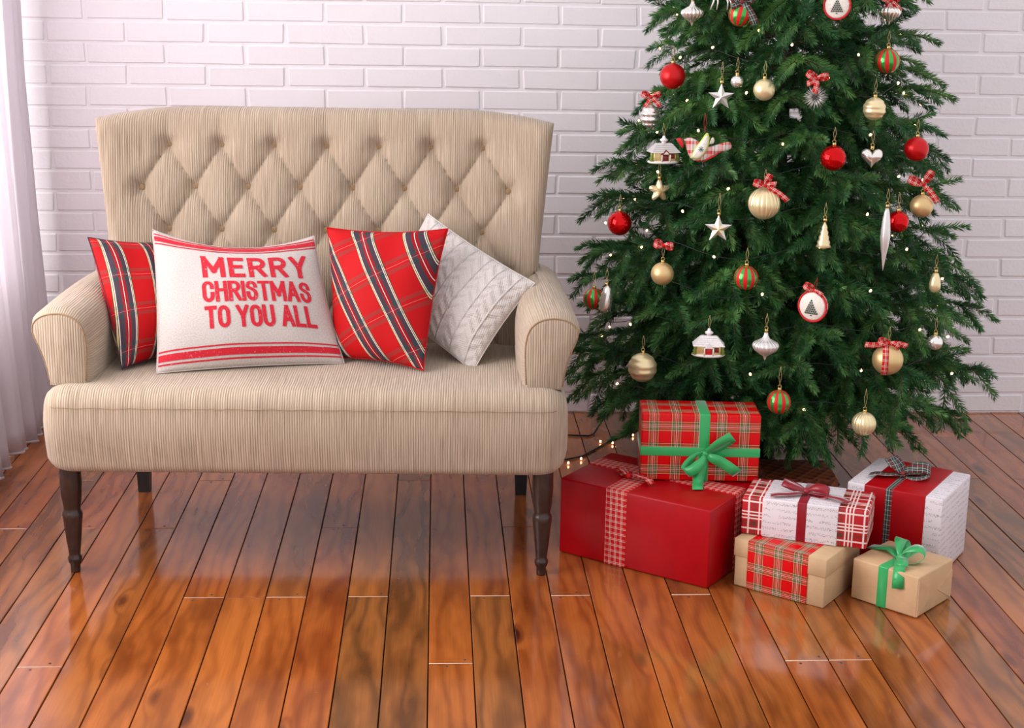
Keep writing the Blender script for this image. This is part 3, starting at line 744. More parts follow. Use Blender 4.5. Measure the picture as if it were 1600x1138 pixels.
# ================================================================== bows
def bow(parent, name, mat, o, R_, U_, N_, loops, tails, w, knot=0.5):
    """o knot centre, R_/U_ axes of the bow plane, N_ outwards; loops (angle, length, lift), tails (angle, length, bend)"""
    o, R_, U_, N_ = Vector(o), Vector(R_), Vector(U_), Vector(N_)
    mb = MB()
    for ang, L, lift in loops:
        a = math.radians(ang); d = R_ * math.cos(a) + U_ * math.sin(a); side = N_.cross(d).normalized()
        pts, ws, wd = [], [], []
        for i in range(21):
            t = i / 20; k = (1 - math.cos(2 * PI * t)) / 2
            pts.append(o + d * L * k + N_ * (lift * math.sin(2 * PI * t) * 0.9 + lift * k * 0.8 + 0.003) + side * w * 0.25 * math.sin(2 * PI * t))
            ws.append(w * (0.35 + 0.65 * min(1, k * 2.2))); wd.append(side + N_ * 0.35 * math.sin(2 * PI * t))
        mb.ribbon(pts, wd, ws, 0.0006)
    for ang, L, bend in tails:
        a = math.radians(ang); d = R_ * math.cos(a) + U_ * math.sin(a); side = N_.cross(d).normalized()
        pts, ws, wd = [], [], []
        for i in range(15):
            t = i / 14
            pts.append(o + d * L * t + N_ * (0.004 + bend * math.sin(PI * t) + 0.25 * bend * math.sin(3 * PI * t)) + side * 0.10 * L * math.sin(2.2 * t))
            ws.append(w * (0.35 + 0.65 * min(1, t * 4))); wd.append(side + d * 0.25 * t)
        mb.ribbon(pts, wd, ws, 0.0006)
    P = []
    for i in range(9):
        a = PI * i / 8
        P.append([o + (R_ * math.cos(b) * knot * w + U_ * math.sin(b) * knot * w) * math.sin(a) + N_ * (0.006 - math.cos(a) * knot * w * 0.7) for b in [2 * PI * k / 12 for k in range(13)]])
    mb.grid(P)
    return mb.build(name, mat, parent)

# ================================================================== gifts
def gift(name, label, FL, ang, w, d, h, mat, z0=0.0, bev=0.004):
    a = math.radians(ang)
    root = empty(name, (FL[0], FL[1], z0), a, label, 'gift box')
    me = rbox('box', 0, w, 0, d, 0.0015, h, bev, 2); link('box', me, mat, root)
    return root
def sleeve(root, name, mat, x0, x1, y0, y1, z0, z1, e=0.0015, bev=0.003):
    me = rbox(name, x0, x1, y0, y1, z0, z1, bev, 2); return link(name, me, mat, root)
def flush(root, w, d, h, mat, axis, c, wd, e, name='ribbon', z0=0.0005):
    if axis == 'x': return sleeve(root, name, mat, c - wd / 2, c + wd / 2, -e, d + e, z0, h + e)
    return sleeve(root, name, mat, -e, w + e, c - wd / 2, c + wd / 2, z0, h + e)
# A large red
wA, dA, hA = 0.46, 0.285, 0.219
A = gift('gift_box', 'large glossy red gift box with red plaid ribbon, resting on the floor beside the sofa', (0.344, 3.872), -36.1, wA, dA, hA, M_REDPAPER)
flush(A, wA, dA, hA, M_REDRIB, 'x', 0.178, 0.066, 0.0015); flush(A, wA, dA, hA, M_REDRIB, 'y', 0.185, 0.062, 0.0022)
bow(A, 'bow', M_REDRIB, (0.160, 0.10, hA + 0.004), (1, 0, 0), (0, 1, 0), (0, 0, 1), [(150, 0.05, 0.01)], [(125, 0.07, 0.008), (-18, 0.085, 0.012)], 0.022)
# B tartan with green ribbon on top of A
wB, dB, hB = 0.325, 0.14, 0.192
B = gift('gift_box', 'red tartan gift box tied with green satin ribbon, stacked on the large red box', (0.562, 3.845), -4.3, wB, dB, hB, M_TARTPAPER, hA + 0.0020, 0.005)
flush(B, wB, dB, hB, M_GREEN, 'x', 0.172, 0.030, 0.0012)
sleeve(B, 'ribbon', M_GREEN, -0.0016, wB + 0.0016, -0.0016, dB + 0.0016, 0.072, 0.098, bev=0.002)
bow(B, 'bow', M_GREEN, (0.176, -0.006, 0.084), (1, 0, 0), (0, 0, 1), (0, -1, 0), [(38, 0.088, 0.016), (222, 0.075, 0.016)], [(-36, 0.105, 0.014)], 0.030, 0.32)
tl = MB(); tl.ribbon([(0.176, -0.008, 0.084), (0.170, -0.016, 0.062), (0.163, -0.021, 0.036), (0.158, -0.026, 0.014), (0.155, -0.040, 0.004), (0.152, -0.074, 0.0022)], (1, 0.05, 0.0), [0.014, 0.026, 0.030, 0.030, 0.030, 0.030], 0.0006); tl.build('ribbon_tail', M_GREEN, B)
# D kraft box with lid, under C
wD, dD, hD = 0.262, 0.215, 0.134
D = empty('gift_box', (0.788, 3.632, 0), math.radians(-38.5), 'kraft card gift box with separate lid and wide tartan paper band', 'gift box')
link('box', rbox('box', 0.003, wD - 0.003, 0.003, dD - 0.003, 0.0008, hD - 0.01, 0.002, 1), M_KRAFTBOX, D)
link('lid', rbox('lid', 0, wD, 0, dD, hD - 0.050, hD, 0.002, 1), M_KRAFTBOX, D)
sleeve(D, 'paper_band', M_TARTBAND, 0.040, 0.212, -0.0015, dD + 0.0015, 0.0006, hD + 0.0012)
# C check paper, script band and burgundy bow on D
wC, dC, hC = 0.328, 0.165, 0.105
Cc = gift('gift_box', 'red and white checked gift box with handwriting paper band and burgundy bow', (0.809, 3.658), -22.4, wC, dC, hC, M_WINDOW, hD + 0.0010, 0.005)
sleeve(Cc, 'paper_band', M_SCRIPT, 0.056, 0.252, -0.0015, dC + 0.0015, 0.0004, hC + 0.0015)
flush(Cc, wC, dC, hC, M_BURG, 'x', 0.158, 0.026, 0.0028)
bow(Cc, 'bow', M_BURG, (0.158, 0.07, hC + 0.010), (1, 0, 0), (0, 0.8, 0.6), (0, -0.6, 0.8), [(168, 0.066, 0.012), (-4, 0.06, 0.012)], [], 0.025, 0.36)
bow(Cc, 'bow_tails', M_BURG, (0.158, 0.065, hC + 0.004), (1, 0, 0), (0, 1, 0), (0, 0, 1), [], [(206, 0.10, 0.005), (-20, 0.12, 0.005)], 0.022, 0.2)
# E handwriting paper with red sleeve
wE, dE, hE = 0.265, 0.26, 0.232
Ee = gift('gift_box', 'tall gift box in handwriting paper with wide red band and sheer dark tartan bow', (1.130, 3.798), -35.3, wE, dE, hE, M_SCRIPT)
sleeve(Ee, 'paper_band', M_REDPAPER, 0.048, 0.218, -0.0015, dE + 0.0015, 0.0004, hE + 0.0015)
flush(Ee, wE, dE, hE, M_SHEERTART, 'x', 0.118, 0.021, 0.0026)
bow(Ee, 'bow', M_SHEERTART, (0.118, 0.115, hE + 0.012), (1, 0, 0), (0, 0.8, 0.6), (0, -0.6, 0.8), [(140, 0.06, 0.014), (12, 0.075, 0.014)], [], 0.032, 0.25)
bow(Ee, 'bow_tails', M_SHEERTART, (0.118, 0.11, hE + 0.004), (1, 0, 0), (0, 1, 0), (0, 0, 1), [], [(200, 0.09, 0.006), (25, 0.075, 0.01)], 0.028, 0.2)
# F kraft parcel with green bow
wF, dF, hF = 0.188, 0.184, 0.111
Ff = gift('gift_box', 'small kraft paper parcel with green satin bow on the floor', (1.083, 3.542), -46.0, wF, dF, hF, M_KRAFT, 0, 0.004)
flush(Ff, wF, dF, hF, M_GREEN, 'x', 0.088, 0.029, 0.0013)
bow(Ff, 'bow', M_GREEN, (0.096, 0.070, hF + 0.006), (1, 0, 0), (0, 1, 0), (0, 0, 1), [(112, 0.075, 0.022), (18, 0.062, 0.022)], [(-62, 0.060, 0.006)], 0.030, 0.3)
tl = MB(); tl.ribbon([(0.096, 0.07, hF + .006), (0.115, 0.035, hF + 0.012), (0.128, 0.008, hF + 0.006), (0.134, -0.006, hF - 0.014), (0.136, -0.009, hF - 0.042)], (0.9, 0.35, 0.1), [0.016, 0.028, 0.029, 0.029, 0.029], 0.0006); tl.build('ribbon_tail', M_GREEN, Ff)
tl = MB(); tl.ribbon([(0.09, 0.075, hF + .006), (0.05, 0.10, hF + 0.014), (0.02, 0.105, hF + 0.006), (-0.008, 0.10, hF + 0.003)], (0.3, 0.9, 0.2), [0.014, 0.028, 0.029, 0.024], 0.0006); tl.build('ribbon_tail', M_GREEN, Ff)
ff = MB(); e = 0.0012
ff.add([(wF + e, 0.002, hF - 0.01), (wF + e, 0.09, 0.050), (wF + e, 0.002, 0.004), (wF - 0.001, 0.002, hF - 0.01), (wF - 0.001, 0.09, 0.050), (wF - 0.001, 0.002, 0.004)], [(0, 2, 1), (3, 4, 5), (0, 1, 4, 3), (1, 2, 5, 4), (2, 0, 3, 5)])
ff.add([(wF + e, dF - 0.002, hF - 0.03), (wF + e, 0.105, 0.048), (wF + e, dF - 0.002, 0.004), (wF - 0.001, dF - 0.002, hF - 0.03), (wF - 0.001, 0.105, 0.048), (wF - 0.001, dF - 0.002, 0.004)], [(0, 1, 2), (3, 5, 4), (0, 3, 4, 1), (1, 4, 5, 2), (2, 5, 3, 0)])
ff.build('paper_fold', M_KRAFT, Ff, smooth=False)
# G flat checked box behind
wG, dG, hG = 0.22, 0.19, 0.10
G = gift('gift_box', 'flat brown checked gift box under the tree, behind the checked and script boxes', (1.0, 4.21), -4, wG, dG, hG, M_BROWNCHECK, 0, 0.004)

# ================================================================== tree
TX, TY = 1.065, 4.54
RT = [(0.0, .55), (0.15, .62), (.25, .66), (.62, .61), (.93, .53), (1.13, .475), (1.32, .41), (1.515, .34), (2.35, .03)]
def TR_(z): return float(np.interp(z, [a for a, b in RT], [b for a, b in RT]))
def m_needle():
    t = NT('fir_needles'); oi = t.n('ShaderNodeObjectInfo').outputs['Random']; n = t.noise(t.obj(), 16, 3)
    c = t.ramp(n, [(0.3, lin((28, 72, 38))), (0.5, lin((56, 110, 54))), (0.72, lin((112, 158, 80)))])
    c = t.mix(t.math('MULTIPLY', oi, 0.45), c, lin((28, 76, 46)))
    t.set(Base_Color=c, Roughness=0.42, Specular_IOR_Level=0.4); return t.m
M_NEEDLE = m_needle(); M_TWIG = plain('brown_twig', (74, 58, 38), 0.8); M_BARK = plain('fir_bark', (62, 46, 34), 0.9, nscale=30, namt=0.4, bump=0.6)
def branch_mesh(L, seed):
    r_ = np.random.default_rng(seed); twigs = []
    def path(p0, d0, ln, droop, n):
        pts = [np.array(p0, float)]; d = np.array(d0, float); d /= np.linalg.norm(d); st = ln / n
        for k in range(n):
            d = d + np.array([0, 0, -droop / n]) + r_.normal(0, 0.03, 3); d /= np.linalg.norm(d); pts.append(pts[-1] + d * st)
        return pts
    main = path((0, 0, 0), (1, 0, 0.14), L, 0.36, 12); twigs.append((main, 0.25))
    n = max(4, int(round(L * 0.78 / 0.092)))
    for i in range(n):
        t = 0.24 + 0.68 * i / (n - 1)
        for sd in (1, -1):
            tt0 = min(0.95, t + r_.uniform(-0.03, 0.03)); f = tt0 * 12; k = min(11, int(f)); p = main[k] + (main[k + 1] - main[k]) * (f - k); dm = main[k + 1] - main[k]; dm /= np.linalg.norm(dm)
            ang = math.radians(r_.uniform(34, 52)); ln = (0.125 + 0.28 * L * (1 - t)) * r_.uniform(0.8, 1.15)
            side = np.array([-dm[1], dm[0], 0]); side /= np.linalg.norm(side)
            d = dm * math.cos(ang) + side * sd * math.sin(ang) + np.array([0, 0, r_.uniform(-0.40, 0.05)])
            tw = path(p, d, ln, r_.uniform(0.3, 0.8), 6); twigs.append((tw, 0.0))
            if ln > 0.16:
                for q, tt in enumerate(([0.42] if ln < 0.21 else [0.32, 0.58])):
                    f2 = tt * 6; k2 = min(5, int(f2)); p2 = tw[k2] + (tw[k2 + 1] - tw[k2]) * (f2 - k2)
                    d2 = tw[k2 + 1] - tw[k2]; d2 /= np.linalg.norm(d2); s2 = np.array([-d2[1], d2[0], 0]); s2 /= max(1e-6, np.linalg.norm(s2)); sg = 1 if (q + (sd > 0)) % 2 else -1
                    a2 = math.radians(r_.uniform(35, 52)); dd = d2 * math.cos(a2) + s2 * sg * math.sin(a2) + np.array([0, 0, r_.uniform(-0.5, 0.0)])
                    twigs.append((path(p2, dd, (0.085 + 0.30 * ln * (1 - tt)) * r_.uniform(0.85, 1.2), 0.35, 4), 0.0))
        if r_.random() < 0.45:
            d = dm * 0.8 + np.array([0, r_.uniform(-.3, .3), r_.choice([-0.8, -0.5, 0.4])]); twigs.append((path(p, d, r_.uniform(0.07, 0.11), 0.25, 4), 0.0))
    V = []; Fc = []; mi = []
    nb = 0
    for pts, start in twigs:
        pts = np.array(pts); seg = np.linalg.norm(np.diff(pts, axis=0), axis=1); tot = seg.sum(); cum = np.concatenate([[0], np.cumsum(seg)])
        rad0 = 0.0018 + 0.006 * max(0, tot - 0.15)
        base = nb
        for i, p in enumerate(pts):
            d = pts[min(i + 1, len(pts) - 1)] - pts[max(i - 1, 0)]; d /= np.linalg.norm(d); a = np.cross(d, [0, 0, 1.0]); a /= max(1e-6, np.linalg.norm(a)); b = np.cross(d, a)
            rr = rad0 * (1 - 0.75 * i / (len(pts) - 1))
            for k in range(3): V.append(p + rr * (a * math.cos(k * 2.094) + b * math.sin(k * 2.094)))
        for i in range(len(pts) - 1):
            for k in range(3): Fc.append((base + i * 3 + k, base + i * 3 + (k + 1) % 3, base + i * 3 + 3 + (k + 1) % 3, base + i * 3 + 3 + k)); mi.append(1)
        nb += 3 * len(pts)
        ss = np.arange(start * tot + 0.002, tot, 0.00068); N = len(ss)
        k = np.clip(np.searchsorted(cum, ss) - 1, 0, len(seg) - 1)
        d = (pts[k + 1] - pts[k]) / seg[k][:, None]; p = pts[k] + d * (ss - cum[k])[:, None]
        a = np.cross(d, [0, 0, 1.0]); a /= np.maximum(1e-6, np.linalg.norm(a, axis=1))[:, None]; b = np.cross(a, d)
        ph = r_.uniform(0, 2 * PI, N)
        o = a * np.cos(ph)[:, None] * 1.1 + b * (np.sin(ph) * 0.75 + 0.10)[:, None]; o /= np.linalg.norm(o, axis=1)[:, None]
        fr_ = ss / tot; nd = d * (0.7 + 0.9 * fr_ ** 4)[:, None] + o; nd /= np.linalg.norm(nd, axis=1)[:, None]
        ln = r_.uniform(0.025, 0.031, N) * (1 - 0.25 * fr_ ** 4) * np.minimum(1, 0.55 + fr_ * 3)
        w1 = np.cross(nd, d); w1 /= np.maximum(1e-6, np.linalg.norm(w1, axis=1))[:, None]; w2 = np.cross(nd, w1); hw = 0.0017
        m_ = p + nd * (ln * 0.5)[:, None]
        Q = np.stack([p, m_ + w1 * hw, m_ - w1 * hw * 0.8 + w2 * hw * 0.6, p + nd * ln[:, None]], 1).reshape(-1, 3)
        V += list(Q); ii = nb + 4 * np.arange(N)
        for q in ii: Fc += [(q, q + 1, q + 3), (q + 1, q + 2, q + 3), (q, q + 3, q + 2)]
        mi += [0] * (3 * N); nb += 4 * N
    me = bpy.data.meshes.new('branch'); me.from_pydata([tuple(v) for v in V], [], Fc); me.update()
    me.polygons.foreach_set('material_index', mi); me.materials.append(M_NEEDLE); me.materials.append(M_TWIG)
    return me
LENS = [0.62, 0.50, 0.38, 0.26]
BR = {L: [branch_mesh(L, 100 * i + q) for q in range(3 if L > 0.3 else 2)] for i, L in enumerate(LENS)}
TREE = empty('christmas_tree', (TX, TY, 0), 0, 'tall dark green artificial fir tree decorated for Christmas', 'christmas tree')
tk = MB(); tk.tube([(0, 0, 0.05), (0.004, 0, 0.8), (0, 0.003, 1.6), (0, 0, 2.3)], [0.028, 0.023, 0.016, 0.006], 10); tk.build('trunk', M_BARK, TREE)
M_STAND = plain('black_metal_stand', (18, 18, 19), 0.4, 0.5)
for k in range(4):
    a = math.radians(55 + 90 * k); dx, dy = math.cos(a), math.sin(a)
    q = MB(); q.tube([(0.02 * dx, 0.02 * dy, 0.17), (0.12 * dx, 0.12 * dy, 0.12), (0.26 * dx, 0.26 * dy, 0.010)], 0.010, 8); q.build('stand_leg', M_STAND, TREE)
q = MB(); q.tube([(0, 0, 0.04), (0, 0, 0.20)], 0.034, 14); q.build('stand_collar', M_STAND, TREE)
rt_ = random.Random(21); z = 0.30; az = 0.0; nbr = 0
while z < 2.28:
    Rz = TR_(z); n = int(round(3.2 + 10.5 * Rz)); az += 0.7
    for i in range(n):
        a = az + 2 * PI * (i + rt_.uniform(-0.22, 0.22)) / n
        want = (Rz * rt_.uniform(0.82, 1.03))
        if z > 2.1: want = max(want, 0.10)
        if math.sin(a) > 0.05: want = min(want, 0.62 / math.sin(a))
        L = min(LENS, key=lambda q_: abs(q_ - want)); sc = want / (L * 0.98)
        elev = np.interp(z, [0.25, 0.8, 1.5, 2.3], [2, 8, 16, 45]) + rt_.uniform(-7, 7)
        drop = want * math.tan(math.radians(elev)) * 0.5
        # rotate so that +x points outward at azimuth a, pitched up by elev
        me = rt_.choice(BR[L])
        o = link('branch', me, None, TREE, (0.0, 0.0, z - drop * 0.6 + rt_.uniform(-0.022, 0.022)), (rt_.uniform(-0.35, 0.35), math.radians(-elev), a))
        o.rotation_mode = 'XYZ'; o.scale = (sc, sc * rt_.uniform(0.9, 1.1), sc); nbr += 1
    z += 0.092 if z < 1.6 else 0.10
print('branches', nbr, [len(m_.polygons) for v_ in BR.values() for m_ in v_])

# ================================================================== ornaments on the tree
def metal(name, col, rough, mt=1.0, n=0.0):
    t = NT(name); t.set(Base_Color=lin(col), Roughness=rough, Metallic=mt)
    if n: t.bump(t.noise(t.obj(), 500, 3), n, 0.001)
    return t.m
M_REDS = metal('shiny_red_glass', (206, 8, 14), 0.09, 0.75); M_REDM = metal('satin_red_glass', (196, 10, 14), 0.32, 0.45)
M_GOLDM = metal('matte_champagne', (222, 190, 136), 0.42, 0.7, 0.1); M_GOLD = metal('champagne_gold', (238, 220, 172), 0.33, 0.65); M_SILV = metal('silver_glass', (240, 237, 230), 0.18, 0.85)
M_SILVM = metal('frosted_silver', (228, 224, 220), 0.34, 0.7); M_CAP = metal('gilt_cap', (214, 186, 120), 0.25, 1.0); M_THREAD = plain('gold_thread', (206, 180, 120), 0.5)
M_REDTHREAD = plain('red_cord', (196, 20, 28), 0.7); M_WHITEGLIT = plain('white_glitter', (240, 232, 230), 0.5, 0.2, 400, 0.2, 0.4); M_BROWN = plain('brown_glass_paint', (120, 34, 24), 0.35)
M_GREENPAINT = plain('green_gold_paint', (128, 150, 72), 0.35, 0.3); M_REDPAINT = plain('red_glass_paint', (200, 20, 24), 0.3); M_GOLDWALL = plain('pale_gold_glass', (214, 190, 130), 0.25, 0.6)
M_CREAM = plain('cream_felt', (232, 226, 214), 0.9, nscale=200); M_TEAL = plain('teal_stitching', (60, 110, 100), 0.8); M_DGREEN = plain('dark_green_stitching', (40, 62, 48), 0.8); M_LIME = plain('lime_edge', (196, 206, 96), 0.8)
def m_striped():
    t = NT('red_green_striped_glass'); s = t.sep(t.uv())
    n = t.noise(t.obj(), 700, 2)
    f = t.math('FRACT', t.math('MULTIPLY', s[0], 9.0))
    gl = t.math('GREATER_THAN', f, 0.5)
    c = t.mix(gl, lin((206, 12, 16)), lin((70, 170, 78)))
    t.set(Base_Color=c, Metallic=t.math('MULTIPLY', gl, 0.7), Roughness=t.math('SUBTRACT', 0.5, t.math('MULTIPLY', gl, 0.36))); t.bump(n, 0.25, 0.001); return t.m
M_STRIPED = m_striped()
M_FPLAID = m_plaid('grey_red_plaid_cotton', 0.03, [(0, (214, 200, 194)), (0.25, (80, 70, 74)), (0.3, (220, 130, 120)), (0.6, (200, 40, 40)), (0.75, (226, 214, 206)), (0.9, (90, 74, 76))], 0.026, [(0, (222, 208, 200)), (0.4, (206, 60, 56)), (0.7, (90, 76, 80)), (0.75, (226, 214, 206))], 0.5, 0, 0.85)
VIEW = Vector((0, 0, H))
def orn(name, label, x, y, z, string=0.035, thread=None, face=0.0, top=None, cat='ornament', cap=True, r=None):
    """Empty at the ornament's centre, local -Y facing the room"""
    rz = math.atan2(-(0 - x) * -1 * -1, 1) if False else math.atan2(x - 0.25, y) * -1 + face
    root = empty(name, (x, y, z), rz, label, cat)
    if top is not None:
        if cap:
            c = MB(); c.lathe([(0.0001, 0), (0.0062, 0), (0.0062, 0.0075), (0.005, 0.009), (0.0001, 0.009)], 14, 12, 0.1, c=(0, 0, top - 0.002)); c.build('cap', M_CAP, root)
            l_ = MB(); l_.tube([(0.0045 * math.cos(a), 0, top + 0.0105 + 0.0045 * math.sin(a)) for a in [2 * PI * k / 12 for k in range(13)]], 0.0008, 5); l_.build('hanging_loop', M_CAP, root)
            top += 0.014
        t = MB(); t.tube([(0, 0, top - 0.002), (-0.0035, 0.003, top + string * 0.5), (0.001, 0.012, top + string)], 0.0004, 4); t.tube([(0, 0, top - 0.002), (0.004, 0.003, top + string * 0.5), (0.001, 0.012, top + string)], 0.0004, 4)
        t.build('hanging_thread', thread or M_THREAD, root)
    return root
def sphere_prof(r, n=18, sq=1.0): return [(max(0.0001, r * math.sin(PI * i / n)), -r * sq * math.cos(PI * i / n)) for i in range(n + 1)]
def ball(label, x, y, z, r, mat, name='christmas_bauble', seg=32, flute=0, amp=0, prof=None, tilt=0.0, **kw):
    root = orn(name, label, x, y, z, top=(prof[-1][1] if prof else r), **kw)
    b = MB(); b.lathe(prof or sphere_prof(r), seg, flute, amp, power=0.6); b.build('glass', mat, root, rot=(tilt, tilt * 0.6, random.random() * 6)); return root
def wbow(root, zc, w=0.014, L=0.03, mat=None, yo=-0.006, ang=(160, 20), tails=((235, 0.035), (-50, 0.04))):
    bow(root, 'bow', mat or M_REDRIB, (0, yo, zc), (1, 0, 0), (0, 0, 1), (0, -1, 0), [(ang[0], L, 0.008), (ang[1], L, 0.008)], [(a, l_, 0.004) for a, l_ in tails], w, 0.35)
def ribprof(r, n=7, amp=0.06, sq=1.0, N=64): return [(max(0.0001, r * math.sin(PI * i / N) * (1 - amp * (0.5 + 0.5 * math.cos(2 * PI * n * i / N)))), -r * sq * math.cos(PI * i / N)) for i in range(N + 1)]
def onionprof(r): return [(0.0001, -r * 1.15), (r * 0.08, -r * 1.0), (r * 0.14, -r * 0.82), (r * 0.45, -r * 0.62), (r * 0.85, -r * 0.34), (r * 0.99, -r * 0.1), (r, 0.04 * r), (r * 0.93, r * 0.2), (r * 0.62, r * 0.38), (r * 0.3, r * 0.55), (r * 0.16, r * 0.8), (r * 0.13, r * 1.05), (0.0001, r * 1.08)]
ball('plain satin red bauble on upper branch tips towards the sofa', 0.681, 4.301, 1.298, 0.0372, M_REDM)
b = ball('red and green striped bauble with a tartan bow near the tree top', 0.854, 4.215, 1.478, 0.0343, M_STRIPED, tilt=0.2); wbow(b, 0.036, 0.022, 0.036, M_SHEERTART, -0.02, (150, 25), ((-62, 0.075), (200, 0.03)))
b = ball('silver fluted onion bauble without ribbon near the tree top', 0.730, 4.295, 1.479, 0.0334, M_SILV, seg=96, flute=16, amp=0.14, prof=onionprof(0.0334))
ball('clear gold bauble with mirrored shine beside a silver star', 0.909, 4.108, 1.275, 0.0303, M_GOLD)
b = ball('silver ringed bauble with red bow, above the brown-porched cottage ornament', 0.623, 4.322, 1.179, 0.030, M_SILV, prof=ribprof(0.030, 6, 0.12, 1.18)); wbow(b, 0.058, 0.014, 0.03)
ball('shiny red bauble by the sofa side of the middle branches', 0.539, 4.293, 0.867, 0.036, M_REDS)
b = ball('large pale gold fluted bauble with red plaid bow', 0.904, 4.010, 0.970, 0.0443, M_GOLD, seg=120, flute=20, amp=0.07); wbow(b, 0.052, 0.015, 0.034, None, -0.012, (165, 70), ((-38, 0.075), (5, 0.03)))
b = ball('matte champagne bauble under a small red bow', 0.642, 4.100, 0.753, 0.0329, M_GOLDM); wbow(b, 0.082, 0.018, 0.028, None, 0.006, (165, -5), ())
ball('red and green striped bauble hanging above the snowy cottage ornament', 0.856, 3.971, 0.768, 0.0337, M_STRIPED)
ball('red and green striped bauble beside the sofa arm', 0.470, 4.303, 0.636, 0.0326, M_STRIPED, tilt=0.15)
ball('silver ridged cone bauble next to the striped one by the sofa', 0.500, 4.240, 0.651, 0.030, M_SILV, prof=[(max(0.0001, r_ * (1 - 0.14 * (i % 2))), z_) for i, (r_, z_) in enumerate([(0.0001, -0.044), (0.012, -0.042), (0.019, -0.034), (0.021, -0.026), (0.0215, -0.018), (0.021, -0.010), (0.020, -0.002), (0.0185, 0.006), (0.017, 0.014), (0.015, 0.022), (0.012, 0.030), (0.008, 0.037), (0.0001, 0.040)])], tilt=0.12)
ball('ringed gold bauble low on the tree beside the sofa', 0.591, 4.076, 0.483, 0.0424, M_GOLD, prof=ribprof(0.0424, 6, 0.05))
ball('silver gold fluted onion bauble at the lower middle of the tree', 0.907, 3.911, 0.589, 0.0371, M_SILVM, seg=110, flute=18, amp=0.12, prof=onionprof(0.0371))
b = ball('large champagne bauble wrapped with red plaid ribbon', 1.253, 3.913, 0.549, 0.0428, M_GOLDM)
rb_ = MB(); rb_.ribbon([(-0.008, -0.0434 * math.sin(a), 0.0434 * math.cos(a)) for a in [PI * k / 20 for k in range(21)]], (1, 0.0, 0.0), 0.017, 0.0005); rb_.build('ribbon_wrap', M_REDRIB, b); wbow(b, 0.050, 0.016, 0.03, None, -0.004, (172, -20), ((183, 0.065), (-12, 0.05)))
ball('red and green striped bauble just above the tartan gift', 0.946, 3.881, 0.436, 0.0337, M_STRIPED, string=0.05)
ball('pale gold fluted bauble hanging lowest, above the script paper gift', 1.187, 3.873, 0.375, 0.0338, M_GOLD, seg=110, flute=18, amp=0.08, string=0.05)
ball('small mirrored silver bauble beside the ribbon-wrapped champagne bauble', 1.410, 3.990, 0.580, 0.0217, M_SILV)
ball('small gold drop-shaped bauble on outer branches away from the sofa', 1.410, 4.030, 0.749, 0.0163, M_GOLD, prof=[(0.0001, -0.034), (0.010, -0.030), (0.016, -0.020), (0.0163, -0.008), (0.013, 0.008), (0.008, 0.022), (0.0001, 0.026)])
ball('shiny red bauble in the upper middle beside the silver heart', 1.093, 4.022, 1.096, 0.0354, M_REDS)
ball('plain satin red bauble on branch tips away from the sofa', 1.355, 4.115, 1.113, 0.0344, M_REDM)
b = ball('matte gold bauble with upright plaid bow on branch tips away from the sofa', 1.368, 4.072, 0.957, 0.0326, M_GOLDM); wbow(b, 0.062, 0.017, 0.045, None, -0.004, (62, 160), ((-55, 0.065),))
ball('shiny red bauble half hidden behind the long icicle', 1.290, 4.030, 0.918, 0.0304, M_REDS)
ball('red and green striped bauble on upper branch tips away from the sofa', 1.267, 4.159, 1.356, 0.0343, M_STRIPED, tilt=0.1)
ball('ringed gold bauble high on the tree, below a striped bauble', 1.218, 4.089, 1.227, 0.0322, M_GOLD, prof=ribprof(0.0322, 6, 0.06))
b = ball('silver fluted onion bauble with red ribbon near the tree top', 1.283, 4.225, 1.491, 0.0328, M_SILV, seg=96, flute=16, amp=0.12, prof=onionprof(0.0328)); wbow(b, 0.03, 0.014, 0.026)
ball('small silver bauble tucked behind the upper star', 0.842, 4.160, 1.293, 0.018, M_SILV)
ball('long white and gold twisted icicle ornament', 1.243, 3.985, 0.882, 0.086, M_SILVM, 'icicle_ornament', 40, 6, 0.08, prof=[(0.0001, -0.096), (0.0035, -0.075), (0.007, -0.05), (0.0115, -0.025), (0.0145, 0.0), (0.0135, 0.02), (0.0115, 0.045), (0.008, 0.068), (0.0045, 0.082), (0.0001, 0.084)])
tp = [(0.0001, -0.040)]
for k_ in range(5): tp += [(0.021 - k_ * 0.0032, -0.034 + k_ * 0.0135), (0.0165 - k_ * 0.003, -0.026 + k_ * 0.0135)]
ball('small gold fir-tree shaped glass ornament', 1.066, 3.966, 0.891, 0.035, M_GOLD, 'tree_ornament', 28, prof=tp + [(0.0001, 0.038)])
# stars
def star(label, x, y, z, r, mats, depth=0.3, inner=0.42, rim=True, face=0.0, puff=False):
    root = orn('star_ornament', label, x, y, z, top=r, string=0.045, face=face)
    def st(k, yo, nm, mat):
        pts = [((r if i % 2 == 0 else r * inner) * k * math.sin(PI * i / 5), (r if i % 2 == 0 else r * inner) * k * math.cos(PI * i / 5)) for i in range(10)]
        V = [(px, yo, pz) for px, pz in pts] + [(0, yo - r * depth * k, 0), (0, 0.0 + r * 0.15, 0)]; mb = MB()
        mb.add(V, [(i, (i + 1) % 10, 10) for i in range(10)] + [((i + 1) % 10, i, 11) for i in range(10)]); mb.build(nm, mat, root, smooth=False)
    st(1.0, 0.0, 'star', mats[0])
    if len(mats) > 1: st(0.6, -r * 0.20, 'inner_star', mats[1])
    return root
star('plain silver faceted star high on the tree beside a clear gold bauble', 0.798, 4.155, 1.250, 0.0385, [M_SILVM])
star('silver star with a gold inner star in the middle of the tree', 0.785, 4.040, 0.893, 0.040, [M_SILVM, M_GOLD], 0.28)
root = orn('star_ornament', 'rounded pale gold puffed star hanging below the brown-porched cottage', 0.638, 4.192, 0.979, top=0.034, face=0.3)
P = []
